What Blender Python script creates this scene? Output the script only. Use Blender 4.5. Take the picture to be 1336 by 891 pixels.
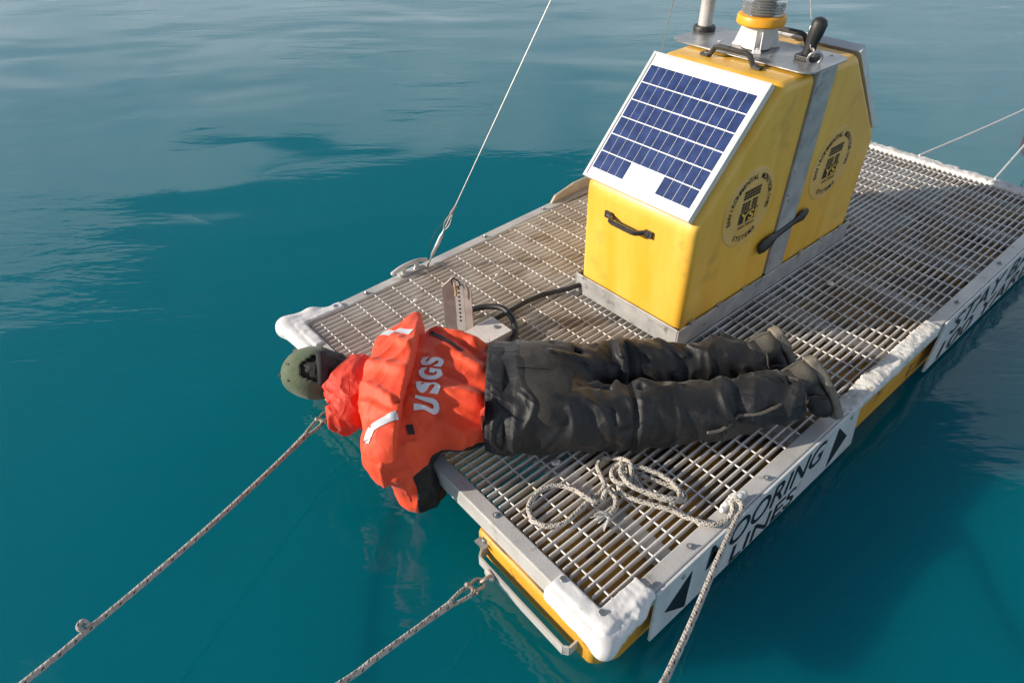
import bpy, bmesh, math, random
import numpy as np
from mathutils import Vector, Matrix
from mathutils.bvhtree import BVHTree
random.seed(7); rng = np.random.default_rng(7)
for o in list(bpy.data.objects): bpy.data.objects.remove(o)
scene = bpy.context.scene
COL = scene.collection

# ------------------------------------------------------------------ camera
cam_d = bpy.data.cameras.new('camera'); cam = bpy.data.objects.new('camera', cam_d); COL.objects.link(cam)
R = ((0.757408, -0.418510, 0.501182), (-0.652851, -0.472558, 0.592009), (-0.010924, -0.775589, -0.631144))
cam.matrix_world = Matrix(((R[0][0], -R[0][1], -R[0][2], -0.71464), (R[1][0], -R[1][1], -R[1][2], -2.32208),
                           (R[2][0], -R[2][1], -R[2][2], 1.65), (0, 0, 0, 1)))
cam_d.sensor_width = 36; cam_d.lens = 36 * 874.52 / 1336; cam_d.clip_start = 0.02; cam_d.clip_end = 3000
scene.camera = cam
scene.render.resolution_x = 1024; scene.render.resolution_y = 682

# ------------------------------------------------------------------ light
SUN_EL = 21.0
SUN_H = Vector((0.835, -0.55, 0)).normalized()          # way the shadows fall over the deck
to_sun = Vector((-SUN_H.x * math.cos(math.radians(SUN_EL)), -SUN_H.y * math.cos(math.radians(SUN_EL)), math.sin(math.radians(SUN_EL))))
sd = bpy.data.lights.new('sun', 'SUN'); sun = bpy.data.objects.new('sun', sd); COL.objects.link(sun)
sd.energy = 5.0; sd.angle = math.radians(0.55); sd.color = (1.0, 0.90, 0.76)
sun.rotation_euler = (-to_sun).to_track_quat('-Z', 'Y').to_euler(); sun.location = (0, 0, 6)

world = bpy.data.worlds.new('World'); scene.world = world; world.use_nodes = True
wn = world.node_tree.nodes; wl = world.node_tree.links; wn.clear()
def N(nodes, t, **k):
    n = nodes.new(t)
    for a, b in k.items(): setattr(n, a, b)
    return n
sky = N(wn, 'ShaderNodeTexSky', sky_type='NISHITA', sun_disc=False)
sky.sun_elevation = math.radians(SUN_EL); sky.sun_rotation = math.atan2(to_sun.x, to_sun.y)
bg = N(wn, 'ShaderNodeBackground'); bg.inputs[1].default_value = 0.085
wout = N(wn, 'ShaderNodeOutputWorld')
tc = N(wn, 'ShaderNodeTexCoord')
sep = N(wn, 'ShaderNodeSeparateXYZ'); wl.new(tc.outputs['Generated'], sep.inputs[0])
# a bank of soft cloud low over the lake, thinning out overhead: same all round the sky
noi = N(wn, 'ShaderNodeTexNoise'); noi.inputs['Scale'].default_value = 1.2; noi.inputs['Detail'].default_value = 2.6; noi.inputs['Roughness'].default_value = 0.5
mp = N(wn, 'ShaderNodeMapping'); mp.inputs['Scale'].default_value = (1, 1, 1.7); mp.inputs['Location'].default_value = (17.0, 15.9, 13.0)
wl.new(tc.outputs['Generated'], mp.inputs[0]); wl.new(mp.outputs[0], noi.inputs[0])
def M(nodes, links, op, a, b=None, c=None):
    n = N(nodes, 'ShaderNodeMath', operation=op)
    for i, v in enumerate((a, b, c)):
        if v is None: continue
        if isinstance(v, (int, float)): n.inputs[i].default_value = v
        else: links.new(v, n.inputs[i])
    return n.outputs[0]
el = M(wn, wl, 'MAXIMUM', sep.outputs[2], 0.0)
cover = M(wn, wl, 'SUBTRACT', M(wn, wl, 'ADD', M(wn, wl, 'MULTIPLY', noi.outputs['Fac'], 1.15), 0.02), M(wn, wl, 'MULTIPLY', el, 0.62))
mr = N(wn, 'ShaderNodeMapRange', interpolation_type='SMOOTHSTEP'); wl.new(cover, mr.inputs[0])
mr.inputs[1].default_value = 0.285; mr.inputs[2].default_value = 0.345
mix = N(wn, 'ShaderNodeMix', data_type='RGBA'); wl.new(mr.outputs[0], mix.inputs[0])
wl.new(sky.outputs[0], mix.inputs[6])
noi2 = N(wn, 'ShaderNodeTexNoise'); noi2.inputs['Scale'].default_value = 5; noi2.inputs['Detail'].default_value = 4; wl.new(mp.outputs[0], noi2.inputs[0])
cr = N(wn, 'ShaderNodeValToRGB'); wl.new(noi2.outputs['Fac'], cr.inputs[0])
cr.color_ramp.elements[0].position = 0.3; cr.color_ramp.elements[0].color = (5.8, 6.8, 8.0, 1)
cr.color_ramp.elements[1].position = 0.75; cr.color_ramp.elements[1].color = (10.5, 11.2, 11.8, 1)
wl.new(cr.outputs[0], mix.inputs[7]); wl.new(mix.outputs[2], bg.inputs[0]); wl.new(bg.outputs[0], wout.inputs[0])

scene.view_settings.view_transform = 'Standard'; scene.view_settings.look = 'None'
scene.view_settings.exposure = 0.22; scene.view_settings.gamma = 1.0; scene.view_settings.use_curve_mapping = False
scene.render.engine = 'CYCLES'
scene.cycles.max_bounces = 8; scene.cycles.caustics_reflective = False; scene.cycles.caustics_refractive = False

# ------------------------------------------------------------------ materials
def mat(name, c1, c2=None, scale=8.0, rough=0.5, metal=0.0, bump=0.0, bscale=60.0, lo=0.35, hi=0.7, detail=4, spec=0.5,
        stretch=(1, 1, 1), spots=None, spot_scale=30, spot_lo=0.62, spot_hi=0.7, rvar=0.0, sheen=0.0, coat=0.0, crease=None):
    m = bpy.data.materials.new(name); m.use_nodes = True
    n = m.node_tree.nodes; l = m.node_tree.links
    b = n['Principled BSDF']
    b.inputs['Roughness'].default_value = rough; b.inputs['Metallic'].default_value = metal
    b.inputs['Specular IOR Level'].default_value = spec
    if sheen: b.inputs['Sheen Weight'].default_value = sheen; b.inputs['Sheen Roughness'].default_value = 0.4
    if coat: b.inputs['Coat Weight'].default_value = coat; b.inputs['Coat Roughness'].default_value = 0.1
    g = N(n, 'ShaderNodeNewGeometry'); mpn = N(n, 'ShaderNodeMapping'); mpn.inputs['Scale'].default_value = stretch
    l.new(g.outputs['Position'], mpn.inputs[0])
    col = None
    c1 = (*c1, 1); c2 = (*c2, 1) if c2 else c1
    nz = N(n, 'ShaderNodeTexNoise'); nz.inputs['Scale'].default_value = scale; nz.inputs['Detail'].default_value = detail
    l.new(mpn.outputs[0], nz.inputs[0])
    r = N(n, 'ShaderNodeValToRGB'); l.new(nz.outputs['Fac'], r.inputs[0])
    r.color_ramp.elements[0].position = lo; r.color_ramp.elements[0].color = c1
    r.color_ramp.elements[1].position = hi; r.color_ramp.elements[1].color = c2
    col = r.outputs[0]
    if spots:
        sn = N(n, 'ShaderNodeTexNoise'); sn.inputs['Scale'].default_value = spot_scale; sn.inputs['Detail'].default_value = 5
        l.new(g.outputs['Position'], sn.inputs[0])
        sm = N(n, 'ShaderNodeMapRange'); l.new(sn.outputs['Fac'], sm.inputs[0]); sm.inputs[1].default_value = spot_lo; sm.inputs[2].default_value = spot_hi
        mx = N(n, 'ShaderNodeMix', data_type='RGBA'); l.new(sm.outputs[0], mx.inputs[0]); l.new(col, mx.inputs[6]); mx.inputs[7].default_value = (*spots, 1)
        col = mx.outputs[2]
    l.new(col, b.inputs['Base Color'])
    if rvar:
        rr = M(n, l, 'ADD', M(n, l, 'MULTIPLY', nz.outputs['Fac'], rvar), rough - rvar * 0.5); l.new(rr, b.inputs['Roughness'])
    if bump:
        bn = N(n, 'ShaderNodeTexNoise'); bn.inputs['Scale'].default_value = bscale; bn.inputs['Detail'].default_value = 3
        l.new(g.outputs['Position'], bn.inputs[0])
        bp = N(n, 'ShaderNodeBump'); bp.inputs['Strength'].default_value = bump; bp.inputs['Distance'].default_value = 0.01
        l.new(bn.outputs['Fac'], bp.inputs['Height']); l.new(bp.outputs[0], b.inputs['Normal'])
        if crease:
            cs, cd, cst, crot = crease
            cm = N(n, 'ShaderNodeMapping'); cm.inputs['Rotation'].default_value = (0, 0, crot); l.new(g.outputs['Position'], cm.inputs[0])
            cm2 = N(n, 'ShaderNodeMapping'); cm2.inputs['Scale'].default_value = cst; l.new(cm.outputs[0], cm2.inputs[0])
            hs = None
            for k_, (f_, a_) in enumerate(((1.0, 1.0), (2.3, .4))):
                cn = N(n, 'ShaderNodeTexNoise'); cn.inputs['Scale'].default_value = cs * f_; cn.inputs['Detail'].default_value = 1.5; cn.inputs['Distortion'].default_value = 0.9
                l.new(cm2.outputs[0], cn.inputs[0])
                rg = M(n, l, 'ABSOLUTE', M(n, l, 'SUBTRACT', cn.outputs['Fac'], 0.5))
                rg = M(n, l, 'MULTIPLY', M(n, l, 'POWER', M(n, l, 'MAXIMUM', M(n, l, 'SUBTRACT', 1.0, M(n, l, 'MULTIPLY', rg, 4.5)), 0.0), 2.0), a_)
                hs = rg if hs is None else M(n, l, 'ADD', hs, rg)
            b2 = N(n, 'ShaderNodeBump'); b2.inputs['Strength'].default_value = 1.0; b2.inputs['Distance'].default_value = cd
            l.new(hs, b2.inputs['Height']); l.new(b2.outputs[0], bp.inputs['Normal'])
    return m

ALU = mat('weathered_aluminium', (0.62, 0.575, 0.535), (0.81, 0.785, 0.755), 5, 0.5, 0.0, 0.15, 90, spots=(0.50, 0.43, 0.36), spot_scale=9, spot_lo=.56, spot_hi=.72, rvar=0.2)
ALUW = mat('pale_aluminium', (0.50, 0.48, 0.46), (0.68, 0.66, 0.63), 6, 0.42, 0.15, 0.1, 120, spots=(0.38, 0.35, 0.32), spot_scale=22, spot_lo=.6, spot_hi=.75, rvar=0.15)
STEEL = mat('brushed_steel', (0.34, 0.34, 0.34), (0.50, 0.50, 0.50), 20, 0.36, 0.75, 0.06, 200, rvar=0.15)
GALV = mat('dull_grey_metal', (0.36, 0.36, 0.36), (0.52, 0.51, 0.50), 14, 0.5, 0.3, 0.08, 120, spots=(0.24, 0.23, 0.22), spot_scale=18)
BRACKET = mat('bracket_metal', (0.30, 0.25, 0.24), (0.44, 0.38, 0.36), 12, 0.45, 0.4, 0.08, 120)
YELLOW = mat('yellow_gelcoat', (0.80, 0.420, 0.034), (0.87, 0.525, 0.095), 4.5, 0.38, 0.0, 0.05, 40, stretch=(2.4, 2.4, 0.45), spots=(0.58, 0.31, 0.055), spot_scale=7, spot_lo=.61, spot_hi=.78, rvar=0.2)
EMBL = mat('faded_yellow_disc', (0.74, 0.43, 0.10), (0.80, 0.51, 0.18), 9, 0.5, 0, 0.05, 60)
PONT = mat('pontoon_yellow', (0.74, 0.38, 0.03), (0.62, 0.30, 0.03), 6, 0.5, 0, 0.1, 40, spots=(0.09, 0.035, 0.012), spot_scale=13, spot_lo=.60, spot_hi=.70)
def grime_top(m):
    # silt and rust lying on upward faces
    n = m.node_tree.nodes; l = m.node_tree.links; b = n['Principled BSDF']; src = b.inputs['Base Color'].links[0].from_socket
    g = N(n, 'ShaderNodeNewGeometry'); sp = N(n, 'ShaderNodeSeparateXYZ'); l.new(g.outputs['Normal'], sp.inputs[0])
    nz = N(n, 'ShaderNodeTexNoise'); nz.inputs['Scale'].default_value = 7; nz.inputs['Detail'].default_value = 5; l.new(g.outputs['Position'], nz.inputs[0])
    mr_ = N(n, 'ShaderNodeMapRange'); l.new(nz.outputs['Fac'], mr_.inputs[0]); mr_.inputs[1].default_value = .40; mr_.inputs[2].default_value = .56; mr_.inputs[3].default_value = 1.0; mr_.inputs[4].default_value = .35
    f = M(n, l, 'MULTIPLY', M(n, l, 'GREATER_THAN', sp.outputs[2], .8), mr_.outputs[0])
    mx = N(n, 'ShaderNodeMix', data_type='RGBA'); l.new(f, mx.inputs[0]); l.new(src, mx.inputs[6]); mx.inputs[7].default_value = (.075, .045, .022, 1); l.new(mx.outputs[2], b.inputs['Base Color'])
grime_top(PONT)
FOAM = mat('white_foam', (0.58, 0.56, 0.53), (0.80, 0.79, 0.77), 12, 0.75, 0, 0.3, 160, spots=(0.34, 0.29, 0.24), spot_scale=30, spot_lo=.60, spot_hi=.68)
FOAMS = mat('smooth_white_vinyl', (0.68, 0.67, 0.67), (0.82, 0.81, 0.80), 9, 0.55, 0, 0.12, 60, spots=(0.52, 0.47, 0.42), spot_scale=20, spot_lo=.62, spot_hi=.75)
BLACK = mat('black_rubber', (0.012, 0.012, 0.013), (0.03, 0.03, 0.03), 25, 0.5, 0, 0.1, 150)
HANDLE = mat('black_plastic', (0.02, 0.02, 0.02), (0.05, 0.048, 0.045), 30, 0.38, 0, 0.05, 150)
PAINTBLK = mat('black_lettering', (0.008, 0.009, 0.012), (0.02, 0.02, 0.022), 40, 0.45)
PRINT = mat('printed_black', (0.015, 0.013, 0.01), (0.05, 0.04, 0.015), 45, 0.5)
SIGN = mat('white_sign_board', (0.60, 0.61, 0.62), (0.76, 0.76, 0.76), 6, 0.35, 0, 0.03, 60, stretch=(2.5, 1, .6), spots=(.50, .48, .43), spot_scale=18, spot_lo=.60, spot_hi=.74)
PANELW = mat('panel_white', (0.82, 0.82, 0.81), (0.86, 0.86, 0.85), 5, 0.14, 0, 0, coat=0.3)
FRAME = mat('panel_frame', (0.70, 0.71, 0.72), (0.78, 0.78, 0.78), 12, 0.32, 0.35, 0)
WHITEP = mat('white_plastic', (0.74, 0.73, 0.70), (0.82, 0.81, 0.79), 20, 0.42, 0, 0.03, 90)
ORANGEP = mat('orange_plastic', (0.86, 0.36, 0.015), (0.90, 0.42, 0.02), 20, 0.4, 0, 0.05, 90)
JACKET = mat('orange_jacket_nylon', (0.83, 0.062, 0.016), (0.90, 0.085, 0.020), 9, 0.58, 0, 0.22, 320, sheen=0.15, crease=(5.0, .0028, (1, .4, 1), .95))
JSHADE = mat('shaded_hood_nylon', (0.64, 0.034, 0.012), (0.74, 0.046, 0.014), 9, 0.6, 0, 0.22, 320, sheen=0.1, crease=(9.0, .004, (1, .6, 1), .4))  # jacket orange made darker and redder: the hood's shading put into its colour
JLIN = mat('black_jacket_panel', (0.007, 0.007, 0.009), (0.014, 0.014, 0.016), 15, 0.6, 0, 0.25, 260, crease=(7.0, .004, (.9, .45, 1), -.2))
TROU = mat('black_trouser_cloth', (0.0085, 0.0083, 0.0090), (0.021, 0.0202, 0.0210), 9, 0.52, 0, 0.22, 240, lo=.4, hi=.75, spots=(0.052, 0.047, 0.043), spot_scale=11, spot_lo=.62, spot_hi=.82, sheen=0.10, crease=(6.0, .0040, (.9, .45, 1), -.2))
SEAT = mat('grey_seat_cloth', (0.024, 0.022, 0.020), (0.050, 0.045, 0.039), 14, 0.85, 0, 0.3, 300, sheen=0.1, crease=(5.0, .0030, (.9, .45, 1), -.2))
TAPE = mat('reflective_tape', (0.62, 0.64, 0.66), (0.72, 0.74, 0.76), 30, 0.35, 0.3, 0.1, 300)
LETTER = mat('white_letter_print', (0.74, 0.74, 0.75), (0.80, 0.80, 0.80), 30, 0.5, 0, 0.1, 250)
CAPG = mat('olive_cap_cotton', (0.085, 0.115, 0.062), (0.125, 0.155, 0.090), 16, 0.85, 0, 0.35, 220, sheen=0.2, spots=(0.045, 0.06, 0.05), spot_scale=24, spot_lo=.6, spot_hi=.75)
CAPS = mat('cap_strap', (0.022, 0.020, 0.026), (0.040, 0.036, 0.042), 30, 0.8)
HAIR = mat('dark_hair', (0.012, 0.010, 0.008), (0.03, 0.024, 0.018), 120, 0.5, 0, 0.6, 300, stretch=(1, .3, 1))
SKIN = mat('skin', (0.50, 0.27, 0.19), (0.58, 0.33, 0.24), 20, 0.5, 0, 0.08, 200)
BOOT = mat('boot_leather', (0.018, 0.017, 0.016), (0.045, 0.04, 0.035), 20, 0.55, 0, 0.2, 160)
BOOTG = mat('boot_suede', (0.075, 0.066, 0.053), (0.13, 0.115, 0.092), 25, 0.85, 0, 0.3, 200)
SOLE = mat('boot_sole_rubber', (0.145, 0.125, 0.10), (0.235, 0.205, 0.165), 25, 0.7, 0, 0.3, 120)
RED = mat('red_buoy_paint', (0.55, 0.03, 0.03), (0.62, 0.05, 0.04), 12, 0.4)
SHACK = mat('weathered_shackle', (0.30, 0.24, 0.19), (0.46, 0.42, 0.38), 40, 0.5, 0.5, 0.2, 200, spots=(0.22, 0.10, 0.05), spot_scale=60)
WIRE = mat('steel_wire', (0.40, 0.40, 0.38), (0.55, 0.55, 0.53), 60, 0.4, 0.6)

def rope_mat(name, base, fleck, along=90.0):
    m = bpy.data.materials.new(name); m.use_nodes = True
    n = m.node_tree.nodes; l = m.node_tree.links; b = n['Principled BSDF']; b.inputs['Roughness'].default_value = 0.85
    uv = N(n, 'ShaderNodeTexCoord'); s = N(n, 'ShaderNodeSeparateXYZ'); l.new(uv.outputs['UV'], s.inputs[0])
    # braid: two families of helical strands in UV (u once round, v metres along)
    def wave(k):
        a = M(n, l, 'ADD', M(n, l, 'MULTIPLY', s.outputs[0], 25.13 * k), M(n, l, 'MULTIPLY', s.outputs[1], 520.0))
        return M(n, l, 'SINE', a)
    br = M(n, l, 'MAXIMUM', wave(1), wave(-1))
    bp = N(n, 'ShaderNodeBump'); bp.inputs['Strength'].default_value = 0.55; bp.inputs['Distance'].default_value = 0.002
    l.new(br, bp.inputs['Height']); l.new(bp.outputs[0], b.inputs['Normal'])
    # tracer flecks
    a = M(n, l, 'FRACT', M(n, l, 'ADD', M(n, l, 'MULTIPLY', s.outputs[1], 46.0), M(n, l, 'MULTIPLY', s.outputs[0], 1.0)))
    a2 = M(n, l, 'FRACT', M(n, l, 'ADD', M(n, l, 'MULTIPLY', s.outputs[1], 23.0), M(n, l, 'MULTIPLY', s.outputs[0], 3.0)))
    f = M(n, l, 'MULTIPLY', M(n, l, 'LESS_THAN', a, 0.34), M(n, l, 'LESS_THAN', a2, 0.24))
    g = N(n, 'ShaderNodeNewGeometry'); nz = N(n, 'ShaderNodeTexNoise'); nz.inputs['Scale'].default_value = 40; l.new(g.outputs['Position'], nz.inputs[0])
    r = N(n, 'ShaderNodeValToRGB'); l.new(nz.outputs['Fac'], r.inputs[0])
    r.color_ramp.elements[0].position = .35; r.color_ramp.elements[0].color = (*[c * .72 for c in base], 1)
    r.color_ramp.elements[1].position = .65; r.color_ramp.elements[1].color = (*base, 1)
    mx = N(n, 'ShaderNodeMix', data_type='RGBA'); l.new(f, mx.inputs[0]); l.new(r.outputs[0], mx.inputs[6]); mx.inputs[7].default_value = (*fleck, 1)
    l.new(mx.outputs[2], b.inputs['Base Color'])
    return m
TETHER = mat('pale_tether_line', (0.66, 0.64, 0.60), (0.78, 0.76, 0.73), 60, .8)
ROPE = rope_mat('braided_rope', (0.56, 0.51, 0.45), (0.03, 0.03, 0.035))

def cell_mat():
    m = mat('solar_cell_blue', (0.019, 0.036, 0.118), (0.034, 0.062, 0.19), 26, 0.22, 0.0, 0, coat=0.6, detail=2)
    return m
CELL = cell_mat()
def lens_mat():
    m = bpy.data.materials.new('clear_lens'); m.use_nodes = True; b = m.node_tree.nodes['Principled BSDF']
    b.inputs['Base Color'].default_value = (0.93, 0.94, 0.93, 1); b.inputs['Roughness'].default_value = 0.10
    b.inputs['Transmission Weight'].default_value = 0.85; b.inputs['IOR'].default_value = 1.4
    return m
LENS = lens_mat()

# ------------------------------------------------------------------ mesh helpers
class MB:
    def __init__(s): s.v = []; s.f = []; s.uv = {}; s.mi = []
    def add(s, vs, fs, mi=0):
        o = len(s.v); s.v += [tuple(map(float, p)) for p in vs]; s.f += [tuple(i + o for i in f) for f in fs]; s.mi += [mi] * len(fs)
    def box(s, a, b, mi=0):
        x0, y0, z0 = a; x1, y1, z1 = b
        s.add([(x0, y0, z0), (x1, y0, z0), (x1, y1, z0), (x0, y1, z0), (x0, y0, z1), (x1, y0, z1), (x1, y1, z1), (x0, y1, z1)],
              [(0, 3, 2, 1), (4, 5, 6, 7), (0, 1, 5, 4), (1, 2, 6, 5), (2, 3, 7, 6), (3, 0, 4, 7)], mi)
    def hexa(s, bot, top, mi=0):
        s.add(list(bot) + list(top), [(0, 3, 2, 1), (4, 5, 6, 7), (0, 1, 5, 4), (1, 2, 6, 5), (2, 3, 7, 6), (3, 0, 4, 7)], mi)
    def prism(s, poly, ext, mi=0):
        poly = [Vector(p) for p in poly]; e = Vector(ext); n = len(poly)
        vs = [tuple(p) for p in poly] + [tuple(p + e) for p in poly]
        s.add(vs, [tuple(range(n - 1, -1, -1)), tuple(range(n, 2 * n))] + [(i, (i + 1) % n, n + (i + 1) % n, n + i) for i in range(n)], mi)
    def tube(s, pts, r, seg=8, closed=False, cap=True, mi=0, flat=None):
        P = [Vector(p) for p in pts]; n = len(P); rr = r if hasattr(r, '__len__') else [r] * n
        rings = []; up = None; L = 0.0; o = len(s.v)
        lens = []
        for i in range(n):
            a = P[(i - 1) % n] if (closed or i > 0) else P[i]; b = P[(i + 1) % n] if (closed or i < n - 1) else P[i]
            t = (b - a).normalized()
            if up is None:
                up = t.orthogonal().normalized() if flat is None else (Vector(flat) - t * Vector(flat).dot(t)).normalized()
            else:
                up = (up - t * up.dot(t)).normalized() if flat is None else (Vector(flat) - t * Vector(flat).dot(t)).normalized()
            w = t.cross(up)
            if i: L += (P[i] - P[i - 1]).length
            lens.append(L)
            for k in range(seg):
                an = 2 * math.pi * k / seg
                q = P[i] + (up * math.cos(an) + w * math.sin(an)) * rr[i]
                s.v.append(tuple(q))
        m = n if closed else n - 1
        for i in range(m):
            j = (i + 1) % n
            for k in range(seg):
                k2 = (k + 1) % seg
                s.uv[len(s.f)] = [(k / seg, lens[i]), ((k + 1) / seg, lens[i]), ((k + 1) / seg, lens[i] + (P[j] - P[i]).length), (k / seg, lens[i] + (P[j] - P[i]).length)]
                s.f.append((o + i * seg + k, o + i * seg + k2, o + j * seg + k2, o + j * seg + k)); s.mi.append(mi)
        if cap and not closed:
            s.f.append(tuple(o + k for k in range(seg - 1, -1, -1))); s.mi.append(mi)
            s.f.append(tuple(o + (n - 1) * seg + k for k in range(seg))); s.mi.append(mi)
    def lathe(s, prof, c, seg=32, mi=0, axis=(0, 0, 1)):
        ax = Vector(axis).normalized(); u = ax.orthogonal().normalized(); w = ax.cross(u); c = Vector(c); o = len(s.v); n = len(prof)
        for r, z in prof:
            for k in range(seg):
                a = 2 * math.pi * k / seg; s.v.append(tuple(c + ax * z + (u * math.cos(a) + w * math.sin(a)) * r))
        for i in range(n - 1):
            for k in range(seg):
                k2 = (k + 1) % seg; s.f.append((o + i * seg + k, o + i * seg + k2, o + (i + 1) * seg + k2, o + (i + 1) * seg + k)); s.mi.append(mi)
        s.f.append(tuple(o + k for k in range(seg - 1, -1, -1))); s.mi.append(mi)
        s.f.append(tuple(o + (n - 1) * seg + k for k in range(seg))); s.mi.append(mi)
    def disc(s, c, r, t, axis=(0, 0, 1), seg=12, mi=0):
        s.lathe([(r * .85, 0), (r, t * .25), (r, t * .75), (r * .85, t)], c, seg, mi, axis)

def make(name, mb, mats, parent=None, smooth=False, bevel=0, seg=2, label=None, cat=None, group=None, kind=None, origin=None, bang=40):
    vs = np.array(mb.v if isinstance(mb, MB) else mb[0], dtype=float); fs = mb.f if isinstance(mb, MB) else mb[1]
    mi = mb.mi if isinstance(mb, MB) else (mb[2] if len(mb) > 2 else None)
    lo = vs.min(0); hi = vs.max(0)
    if origin is None: origin = Vector(((lo[0] + hi[0]) / 2, (lo[1] + hi[1]) / 2, lo[2] if parent is None else (lo[2] + hi[2]) / 2))
    origin = Vector(origin)
    me = bpy.data.meshes.new(name); me.from_pydata((vs - np.array(origin)).tolist(), [], fs if isinstance(fs, list) else fs.tolist())
    if isinstance(mb, MB) and mb.uv:
        ul = me.uv_layers.new(name='UVMap')
        for p in me.polygons:
            q = mb.uv.get(p.index)
            if q and len(q) == p.loop_total:
                for k, li in enumerate(p.loop_indices): ul.data[li].uv = q[k]
    mats = mats if isinstance(mats, (list, tuple)) else [mats]
    for m in mats: me.materials.append(m)
    if mi is not None and len(mats) > 1: me.polygons.foreach_set('material_index', np.asarray(mi, dtype=np.int32))
    if bevel:
        bm = bmesh.new(); bm.from_mesh(me); bmesh.ops.recalc_face_normals(bm, faces=bm.faces)
        es = [e for e in bm.edges if len(e.link_faces) == 2 and e.calc_face_angle(0) > math.radians(bang)]
        bmesh.ops.bevel(bm, geom=es, offset=bevel, segments=seg, profile=0.5, affect='EDGES', clamp_overlap=True)
        bm.to_mesh(me); bm.free()
    elif isinstance(mb, MB):
        bm = bmesh.new(); bm.from_mesh(me); bmesh.ops.recalc_face_normals(bm, faces=bm.faces); bm.to_mesh(me); bm.free()
    if smooth:
        me.polygons.foreach_set('use_smooth', [True] * len(me.polygons))
        if smooth != 'all':
            me.set_sharp_from_angle(angle=math.radians(38))
    o = bpy.data.objects.new(name, me); COL.objects.link(o)
    if parent is not None:
        o.parent = parent; pw = Vector((0, 0, 0)); q = parent
        while q is not None: pw += q.location; q = q.parent
        o.location = origin - pw
    else: o.location = origin
    if label: o['label'] = label
    if cat: o['category'] = cat
    if group: o['group'] = group
    if kind: o['kind'] = kind
    return o

def thing(name, loc, label, cat, group=None):
    o = bpy.data.objects.new(name, None); COL.objects.link(o); o.location = loc; o.empty_display_size = 0.1
    o['label'] = label; o['category'] = cat
    if group: o['group'] = group
    return o
def dup(o, parent, delta):
    c = o.copy(); COL.objects.link(c); c.parent = parent; c.location = o.location + Vector(delta); return c

def catmull(pts, n=8):
    P = [Vector(p) for p in pts]; out = []
    for i in range(len(P) - 1):
        p0 = P[max(i - 1, 0)]; p1 = P[i]; p2 = P[i + 1]; p3 = P[min(i + 2, len(P) - 1)]
        for k in range(n):
            t = k / n
            out.append(0.5 * ((2 * p1) + (p2 - p0) * t + (2 * p0 - 5 * p1 + 4 * p2 - p3) * t * t + (3 * p1 - p0 - 3 * p2 + p3) * t ** 3))
    out.append(P[-1]); return out

def glyphs(txt, size, bold=0.0, shear=0.0):
    """flat outline mesh of a text, (verts Nx2, faces, width)"""
    cu = bpy.data.curves.new('t', 'FONT'); cu.body = txt; cu.size = size; cu.offset = bold; cu.shear = shear; cu.resolution_u = 4
    ob = bpy.data.objects.new('t', cu); COL.objects.link(ob)
    dg = bpy.context.evaluated_depsgraph_get(); ev = ob.evaluated_get(dg); me = ev.to_mesh()
    vs = np.array([v.co[:] for v in me.vertices]); fs = [tuple(p.vertices) for p in me.polygons]
    ev.to_mesh_clear(); bpy.data.objects.remove(ob); bpy.data.curves.remove(cu)
    return vs[:, :2], fs

# ---- signed distance modelling (numpy surface nets) for cloth, foam, boots and the body
def gnoise(p, seed=0):
    pi = np.floor(p).astype(np.int64); pf = p - pi; u = pf * pf * pf * (pf * (pf * 6 - 15) + 10)
    def h(ix, iy, iz):
        n = (ix * 73856093) ^ (iy * 19349663) ^ (iz * 83492791) ^ (seed * 2654435761)
        n = (n ^ (n >> 13)) * 1274126177 & 0x7fffffff
        return ((n ^ (n >> 16)) & 0xffff) / 32768.0 - 1.0
    r = 0
    c = {}
    for a in (0, 1):
        for b in (0, 1):
            for d in (0, 1): c[a, b, d] = h(pi[:, 0] + a, pi[:, 1] + b, pi[:, 2] + d)
    L = lambda x, y, t: x + (y - x) * t
    x00 = L(c[0, 0, 0], c[1, 0, 0], u[:, 0]); x10 = L(c[0, 1, 0], c[1, 1, 0], u[:, 0]); x01 = L(c[0, 0, 1], c[1, 0, 1], u[:, 0]); x11 = L(c[0, 1, 1], c[1, 1, 1], u[:, 0])
    return L(L(x00, x10, u[:, 1]), L(x01, x11, u[:, 1]), u[:, 2])
def cap_(p, a, b, ra, rb):
    a = np.array(a, float); b = np.array(b, float); ab = b - a; t = np.clip(((p - a) @ ab) / (ab @ ab), 0, 1)
    return np.linalg.norm(p - a - t[:, None] * ab, axis=1) - (ra + (rb - ra) * t)
def ell(p, c, r, B=None):
    q = p - np.array(c, float)
    if B is not None: q = q @ np.array(B, float).T
    r = np.array(r, float); k0 = np.linalg.norm(q / r, axis=1); k1 = np.linalg.norm(q / (r * r), axis=1) + 1e-9
    return k0 * (k0 - 1) / k1
def rbox(p, c, b, r, B=None):
    q = p - np.array(c, float)
    if B is not None: q = q @ np.array(B, float).T
    q = np.abs(q) - (np.array(b, float) - r)
    return np.linalg.norm(np.maximum(q, 0), axis=1) + np.minimum(q.max(1), 0) - r
def smin(a, b, k):
    h = np.clip(0.5 + 0.5 * (b - a) / k, 0, 1); return b + (a - b) * h - k * h * (1 - h)
def smax(a, b, k): return -smin(-a, -b, k)
def segd(p, a, b):
    a = np.array(a, float); b = np.array(b, float); ab = b - a; t = np.clip(((p - a) @ ab) / (ab @ ab), 0, 1)
    return np.linalg.norm(p - a - t[:, None] * ab, axis=1)
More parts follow.
